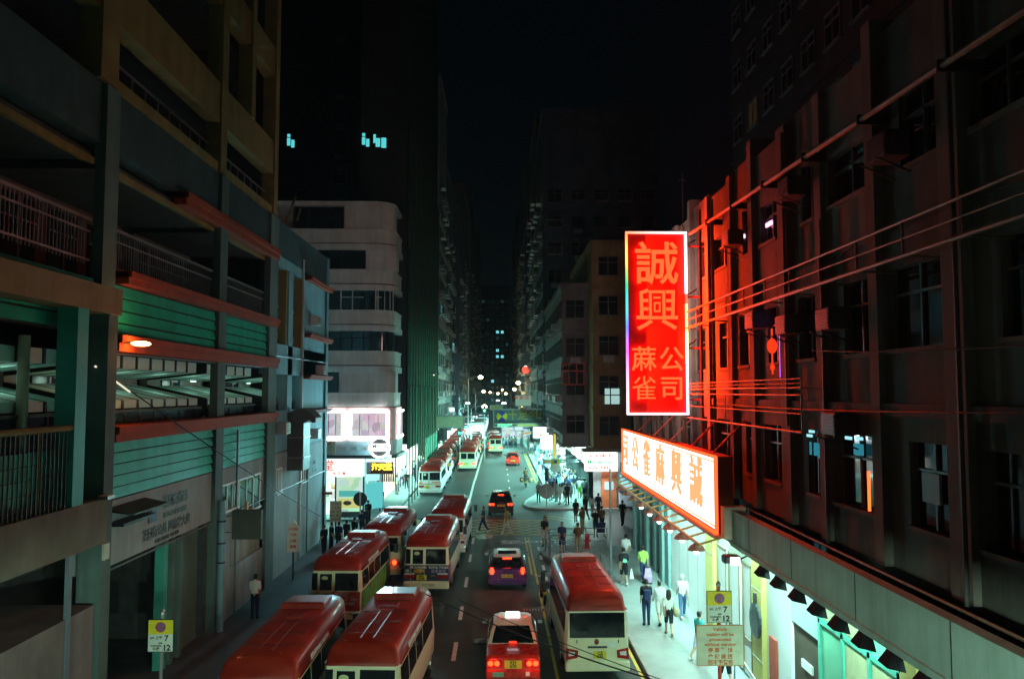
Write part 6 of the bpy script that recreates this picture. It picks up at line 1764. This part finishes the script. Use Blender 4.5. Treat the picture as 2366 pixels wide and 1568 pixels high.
# the dense far crowd on the right pavement
tops = ['white', 'pale', 'white', 'lightblue', 'grey', 'black', 'white', 'navy', 'pale', 'teal']
for k in range(30):
    x, y = R.uniform(3.9, 7.1), R.uniform(63.5, 80)
    if x < 4.6 and y > 70: x += .8
    crowd_person('by the bright shops', (x, y, PV), R.choice((AW, TO, .5, TO - .5, RX)), R.choice(('walk_a', 'walk_b', 'stand', 'hold')), R.choice(('white', 'black', 'pale', 'grey', 'black', 'lightblue', 'navy')), R.choice(('trousers', 'shorts')), R.choice(('navy', 'black', 'grey', 'pale', 'jeans')), long_hair=R.random() < .4, scale=R.uniform(.9, 1.04), group='packed group by the bright shops')
for k in range(64):
    y = 72 + (k / 64) ** 1.1 * 50
    x = R.uniform(4.7, 7.1) if y > 78 else R.uniform(5.0, 7.1)
    crowd_person('in the dense far right crowd', (x, y, PV), R.choice((AW, TO, .3, TO + .3)), R.choice(('walk_a', 'walk_b', 'stand')), R.choice(tops), R.choice(('trousers', 'shorts')), R.choice(('navy', 'black', 'grey', 'pale', 'jeans')), long_hair=R.random() < .35, scale=R.uniform(.92, 1.04), group='dense crowd on the far right pavement')
for k in range(26):
    y = 70 + k * 2.1
    crowd_person('on the far left pavement', (R.uniform(-9.2, -7.9), y, PV), R.choice((AW, TO)), R.choice(('walk_a', 'walk_b', 'stand')), R.choice(tops), 'trousers', R.choice(('navy', 'black', 'grey', 'jeans')), scale=R.uniform(.92, 1.04), group='crowd on the far left pavement')
for k in range(34):
    crowd_person('at the far market', (R.uniform(-8, 5), R.uniform(130, 137), 0), R.choice((RX, -RX, AW, TO)), R.choice(('walk_a', 'walk_b', 'stand')), R.choice(tops), 'trousers', R.choice(('navy', 'black', 'grey', 'jeans')), scale=R.uniform(.95, 1.05), group='crowd at the far market')
# left side
person('man in white shirt walking by the dark left wall', at_px(588, 1428), AW, 'stand', 'white', 'trousers', 'navy', group=None)
ll = ['leftmost', 'second from left', 'third from left', 'fourth from left', 'fifth from left', 'sixth from left', 'rightmost']
for k, (px, py) in enumerate(((748, 1285), (765, 1275), (782, 1275), (800, 1268), (818, 1262), (836, 1240), (845, 1232))):
    q = PZ(px, py, PV); q.x = min(q.x, -8.0)
    person(ll[k] + ' dark waiting figure behind the glossy roofed minibus', q, R.uniform(-1, 1), 'stand', R.choice(('black', 'navy', 'black')), 'trousers', 'black', scale=R.uniform(.95, 1.04), group='people waiting in the dark at the left corner')
person('person in pink top at the left shop corner', PZ(880, 1180, PV), TO, 'stand', 'pink', 'trousers', 'jeans', group=None)
person('person in white top next to the pink one at the left corner', PZ(872, 1172, PV), TO + .4, 'hold', 'white', 'trousers', 'black', group=None)
person('dark dressed person on the corner by the glossy roofed minibus front', PZ(850, 1215, PV), .4, 'stand', 'black', 'trousers', 'black', group=None)
# delivery cyclist up the road
q = PZ(1215, 1126, 0)
tw = two_wheeler('motorcycle', 'small motorcycle laden with bags riding up the right lane', q.x, q.y, 0, 'motorcycle')
for s in (-1, 1):
    MB().ball((s * .38, -.1, .75), .24, .3, .26).obj('pannier_bag', M('parcel_brown', (.3, .16, .09), .7, var=.4, scale=6), tw)
rd = person('rider in dark jacket on the laden motorcycle', (q.x, q.y + .15, .25), 0, 'ride', 'brown', 'trousers', 'black', sleeves=True, group=None)

# ------------------------------------------------------------------ signs, posts, railings and wires
def no_stop_sign(label, x, y, second, postm):
    t_ = thing('parking_sign', label, 'sign', (x, y, PV), world=True)
    MB().tube([(x, y + .05, PV), (x, y + .05, 4.15)], .045, 8).obj('post', postm, t_)
    MB().lathe((x, y + .05, 4.15), [(.06, 0), (.06, .06), (.02, .12)], 8).obj('post_cap', galv, t_)
    MB().cbox(x - .31, x + .31, y - .02, y + .0, 3.28, 4.05, .012).obj('plate_edge', M('plate_dark_edge', (.03, .035, .03), .5), t_)
    yp = MB().box(x - .295, x + .295, y - .03, y - .018, 3.7, 4.035).obj('yellow_plate', M('plate_bright_yellow', (.72, .6, .03), .45), t_)
    wp = MB().box(x - .295, x + .295, y - .03, y - .018, 3.295, 3.7).obj('white_plate', M('plate_pale', (.62, .66, .6), .45), t_)
    MB().lathe((x, y - .035, 3.87), [(.125, 0), (.125, -.006)], 20, 'y').obj('red_ring', M('ring_red', (.55, .06, .04), .4), yp)
    MB().lathe((x, y - .043, 3.87), [(.098, 0), (.098, -.004)], 20, 'y').obj('blue_disc', M('disc_blue', (.05, .14, .4), .4), yp)
    for a in (.785, -.785):
        c, s = math.cos(a), math.sin(a)
        MB().prism([(x + c * .1 - s * .014, 3.87 + s * .1 + c * .014), (x - c * .1 - s * .014, 3.87 - s * .1 + c * .014), (x - c * .1 + s * .014, 3.87 - s * .1 - c * .014), (x + c * .1 + s * .014, 3.87 + s * .1 - c * .014)], y - .054 - (.002 if a > 0 else 0), y - .048, 'y').obj('red_bar', MC['ring_red'], yp)
    text('7', .19, txt_black, wp, (x + .14, y - .032, 3.6), '-y', .006, .001)
    text('12', .19, txt_black, wp, (x + .15, y - .032, 3.38), '-y', .006, .001)
    text('am 上午', .085, txt_black, wp, (x - .1, y - .032, 3.62), '-y', .002, .001)
    text('–', .13, txt_black, wp, (x, y - .032, 3.5), '-y', .01, .001)
    text('midnight', .075, txt_black, wp, (x - .1, y - .032, 3.43), '-y', .002, .001)
    text('午夜', .085, txt_black, wp, (x - .1, y - .032, 3.345), '-y', .002, .001)
    if second:
        lp = MB().cbox(x - .58, x + .58, y - .04, y - .018, 2.26, 3.24, .01).obj('notice_plate', M('notice_pale', (.6, .6, .46), .5), t_)
        MB().box(x - .58, x + .58, y - .046, y - .04, 3.22, 3.235).box(x - .58, x + .58, y - .046, y - .04, 2.265, 2.28).box(x - .58, x - .565, y - .046, y - .04, 2.28, 3.22).box(x + .565, x + .58, y - .046, y - .04, 2.28, 3.22).obj('border', M('notice_orange', (.6, .17, .05), .5), lp)
        for k, (s, z, sz) in enumerate((('Vehicle', 3.13, .115), ('waiting will be', 3.01, .115), ('prosecuted', 2.89, .115), ('without warning', 2.77, .115), ('停 車 等 候', 2.63, .125), ('會 被 檢 控', 2.48, .125), ('而不予警告', 2.34, .125))):
            text(s, sz, MC['notice_orange'], lp, (x, y - .042, z), '-y', .004, .001)
    return t_


no_stop_sign('yellow no stopping plate above a pale notice on a red post at right', 5.42, 20.0, True, M('red_post', (.5, .06, .03), .45))
no_stop_sign('dim yellow no stopping plate on a dark post at lower left', -8.12, 20.0, False, M('grey_post', (.2, .2, .21), .45)).location.z -= .62
for k, (px, py, Y, lab) in enumerate(((1262, 1134, 62.5, 'grey back of a round road sign at the right corner'), (832, 1152, 50.5, 'dark back of a round road sign at the left corner'))):
    q = PY(px, py, Y)
    t_ = thing('round_road_sign', lab, 'sign', (q.x, Y, PV), world=True)
    MB().tube([(q.x, Y + .08, PV), (q.x, Y + .08, q.z + (1.6 if k == 0 else .3))], .045, 8).obj('post', galv, t_)
    MB().lathe((q.x, Y, q.z), [(.58 - .15 * k, .02), (.58 - .15 * k, 0), (.55 - .15 * k, -.01)], 24, 'y').obj('disc', M('sign_grey_back', (.3, .31, .3), .5) if k == 0 else M('sign_black_back', (.03, .03, .03), .5), t_)
    MB().box(q.x - .05, q.x + .05, Y - .03, Y, q.z - .4, q.z + .4).obj('bracket', galv, t_)
    if k == 0:
        MB().cbox(q.x - .12, q.x + .12, Y - .02, Y + .2, q.z + .8, q.z + 1.75, .03).obj('signal_back', blackp, t_)
q = PY(775, 1180, 49)
t_ = thing('notice_board', 'tall tan notice board of writing on posts at the left corner', 'sign', (q.x, 49, PV), world=True)
MB().cbox(q.x - .35, q.x + .35, 49, 49.06, q.z - .65, q.z + .6, .01).obj('board', M('tan_board', (.42, .38, .28), .6), t_)
for k, s in enumerate(('小巴站', '往荃灣', '元朗 屯門', '觀塘 藍田', '深水埗')):
    text(s, .17, M('tan_ink', (.2, .13, .08), .6), t_, (q.x, 48.99, q.z + .42 - k * .23), '-y', .003, .001)
for x in (-.7, -.95):
    MB().tube([(q.x + x, 49, PV), (q.x + x, 49, q.z + 1.5)], .05, 7).obj('post', darkmetal, t_)
MB().tube([(q.x, 49.08, PV), (q.x, 49.08, q.z)], .05, 7).obj('post', darkmetal, t_)
MB().cbox(q.x - 1.2, q.x - .2, 48.9, 49.0, q.z + 1.0, q.z + 1.15, .01).cbox(q.x - 1.2, q.x - .7, 48.9, 49.0, q.z + .55, q.z + .95, .01).obj('direction_sign', M('maroon_sign', (.2, .03, .03), .5), t_)
q = PX(677, 1237, -9.6)
t_ = thing('minibus_stop_sign', 'white shield shaped minibus stop sign on the dark left pavement', 'sign', (q.x, q.y, PV), world=True)
MB().prism([(q.x - .28, q.z - .75), (q.x + .28, q.z - .75), (q.x + .28, q.z + .4), (q.x, q.z + .75), (q.x - .28, q.z + .4)], q.y, q.y + .05, 'y').obj('plate', M('stop_plate', (.6, .55, .5), .5), t_)
for k, s in enumerate(('小巴站', '荃灣', '元朗', '通宵')):
    text(s, .16, txt_red, t_, (q.x, q.y - .01, q.z + .3 - k * .27), '-y', .004, .001)
MB().tube([(q.x, q.y + .07, PV), (q.x, q.y + .07, q.z)], .04, 7).obj('post', darkmetal, t_)
q = PZ(1262, 1252, PV)
# slender posts on the right pavement
for k, (px, py, hgt, lab) in enumerate(((1411, 1330, 5.2, 'tall thin teal lamp post standing on the right pavement before the kiosk'), (1240, 1130, 4.2, 'thin post at the kerb by the far right crowd'))):
    q = PZ(px, py, PV)
    t_ = thing('post', lab, 'post', q, world=True)
    MB().tube([(q.x, q.y, PV), (q.x, q.y, hgt)], [.065, .05], 8).obj('shaft', M('teal_post', (.2, .3, .3), .45), t_)
    MB().lathe((q.x, q.y, PV), [(.12, 0), (.12, .25), (.07, .35)], 8).obj('base', M('teal_post', (.2, .3, .3), .45), t_)
q = PZ(1268, 1130, PV)
t_ = thing('parking_sign', 'yellow no stopping plate above the far corner crowd', 'sign', (6.0, 66.5, PV), world=True)
qq = PY(1283, 1072, 66.5)
MB().tube([(qq.x, 66.55, PV), (qq.x, 66.55, qq.z + .5)], .045).obj('post', galv, t_)
MB().box(qq.x - .38, qq.x + .38, 66.45, 66.5, qq.z, qq.z + .42).obj('yellow_plate', MC['plate_bright_yellow'], t_)
MB().box(qq.x - .38, qq.x + .38, 66.45, 66.5, qq.z - .6, qq.z - .01).obj('white_plate', MC['plate_pale'], t_)
MB().lathe((qq.x, 66.44, qq.z + .21), [(.15, 0), (.15, -.006)], 16, 'y').obj('ring', MC['disc_blue'], t_)

# pedestrian railings round the right corner
def ped_rail(label, pts):
    t_ = thing('pedestrian_railing', label, 'railing', (pts[0][0], pts[0][1], PV), world=True)
    P_ = [Vector((x, y, PV)) for x, y in pts]
    for h in (.35, .7, 1.05):
        MB().tube([p + Vector((0, 0, h)) for p in P_], .02, 6).obj('rail', M('rail_grey', (.14, .17, .17), .5), t_)
    for a, b in zip(P_, P_[1:]):
        n = max(1, round((b - a).length / 1.5))
        for k in range(n + 1):
            p = a + (b - a) * k / n
            MB().tube([p, p + Vector((0, 0, 1.08))], .025, 6).obj('post', MC['rail_grey'], t_)


ped_rail('silver railing curving round the right street corner', [(2.75, 43.8), (2.62, 45), (2.9, 46.1), (5.0, 46.3), (6.2, 46.3)])
ped_rail('silver railing running beside the front of the right minibus', [(2.8, 43.6), (4.9, 39.0), (5.0, 38.2)])
t_ = thing('fire_hydrant', 'red fire hydrant at the railing on the right corner', 'hydrant', (5.0, 45.6, PV), world=True)
MB().lathe((5.0, 45.6, PV), [(.18, 0), (.18, .06), (.12, .1), (.12, .65), (.16, .68), (.12, .8), (.04, .88)], 12).obj('body', M('hydrant_red', (.4, .03, .03), .5), t_, smooth=True)
for s in (-1, 1):
    MB().lathe((5.0 + s * .1, 45.6, PV + .5), [(.06, 0), (.06, s * .1)], 8, 'x').obj('outlet', MC['hydrant_red'], t_)
t_ = thing('stroller', 'dark pushchair among the people at the right corner', 'pushchair', PZ(1388, 1242, PV))
MB().hexa([(-.22, -.2, .35), (.22, -.2, .35), (.22, .35, .3), (-.22, .35, .3), (-.22, -.3, .95), (.22, -.3, .95), (.22, .1, .6), (-.22, .1, .6)]).obj('seat', CL['navy'], t_)
MB().tube([(-.22, -.5, 1.0), (-.22, .3, .2)], .015).tube([(.22, -.5, 1.0), (.22, .3, .2)], .015).tube([(-.22, -.5, 1.0), (.22, -.5, 1.0)], .015).obj('frame', darkmetal, t_)
for x in (-.22, .22):
    for y in (-.25, .35):
        MB().lathe((x, y, .1), [(.1, 0), (.1, .03)], 10, 'x').obj('wheel', rubber, t_)

# overhead wires
def wire(label, pts, r):
    MB().tube(pts, r, 5).obj('overhead_wire', M('wire_black', (.02, .02, .02), .6), None, label=label, cat='wire')


def sag(a, b, s, n=12):
    a, b = Vector(a), Vector(b)
    return [a + (b - a) * t + Vector((0, 0, -4 * s * t * (1 - t))) for t in [k / n for k in range(n + 1)]]


wire('black wire slanting down across the left market building', sag(PX(218, 843, -10.2), PX(740, 1192, -9.6), .15), .022)
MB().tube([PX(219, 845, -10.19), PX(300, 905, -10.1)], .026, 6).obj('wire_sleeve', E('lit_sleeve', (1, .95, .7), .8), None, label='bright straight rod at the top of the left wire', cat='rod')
wire('thick black wire crossing in front of the right minibus', sag(PY(985, 1372, 21), PY(1530, 1575, 15), .12), .016)
wire('thin black wire above the thick one at the right minibus', sag(PY(1060, 1385, 21), PY(1560, 1580, 15), .05), .009)
# laundry poles beside the roof of the market building
for k, (a, b) in enumerate((((683, 455), (660, 512)), ((693, 483), (686, 510)))):
    p0, p1 = PX(*a, -10.9), PX(*b, -10.9)
    MB().tube([p0, p1], .07, 6).obj('roof_pole', ochre, None, label=['longer leaning ochre pole on the market roof', 'shorter leaning ochre pole on the market roof'][k], cat='pole')
# bollard rail in the bottom left corner
ped_rail('pale railing corner at the bottom left pavement edge', [(-7.6, 14), (-7.6, 16.6)])
# under-canopy stair rail at the lower right
t_ = thing('shop_step_rail', 'grey curved rail and step before the ochre pilaster shop', 'railing', (7.2, 22.8, PV), world=True)
MB().box(7.05, 7.6, 21.9, 24.2, PV, .5).obj('step', concrete, t_)
MB().tube([(7.0, 24.3, PV), (7.0, 24.2, 1.15), (7.05, 23.6, 1.2), (7.1, 22.0, .9), (7.1, 21.8, PV)], .035, 7).obj('rail', galv, t_)
# ------------------------------------------------------------------ haze box added for a bloom-like glow round the lights
hz = MB().box(-705, 705, -65, 1505, -1.2, 72)
hm = bpy.data.materials.new('night_haze'); hm.use_nodes = True
nt = hm.node_tree; nt.nodes.remove(nt.nodes['Principled BSDF'])
pv = nt.nodes.new('ShaderNodeVolumePrincipled')
pv.inputs['Color'].default_value = (.8, .92, 1, 1)
pv.inputs['Density'].default_value = 0.00028
pv.inputs['Anisotropy'].default_value = 0.55
nt.links.new(pv.outputs[0], nt.nodes['Material Output'].inputs['Volume'])
hz.obj('haze', hm, kind='stuff', label='thin night haze hanging in the street', cat='haze')
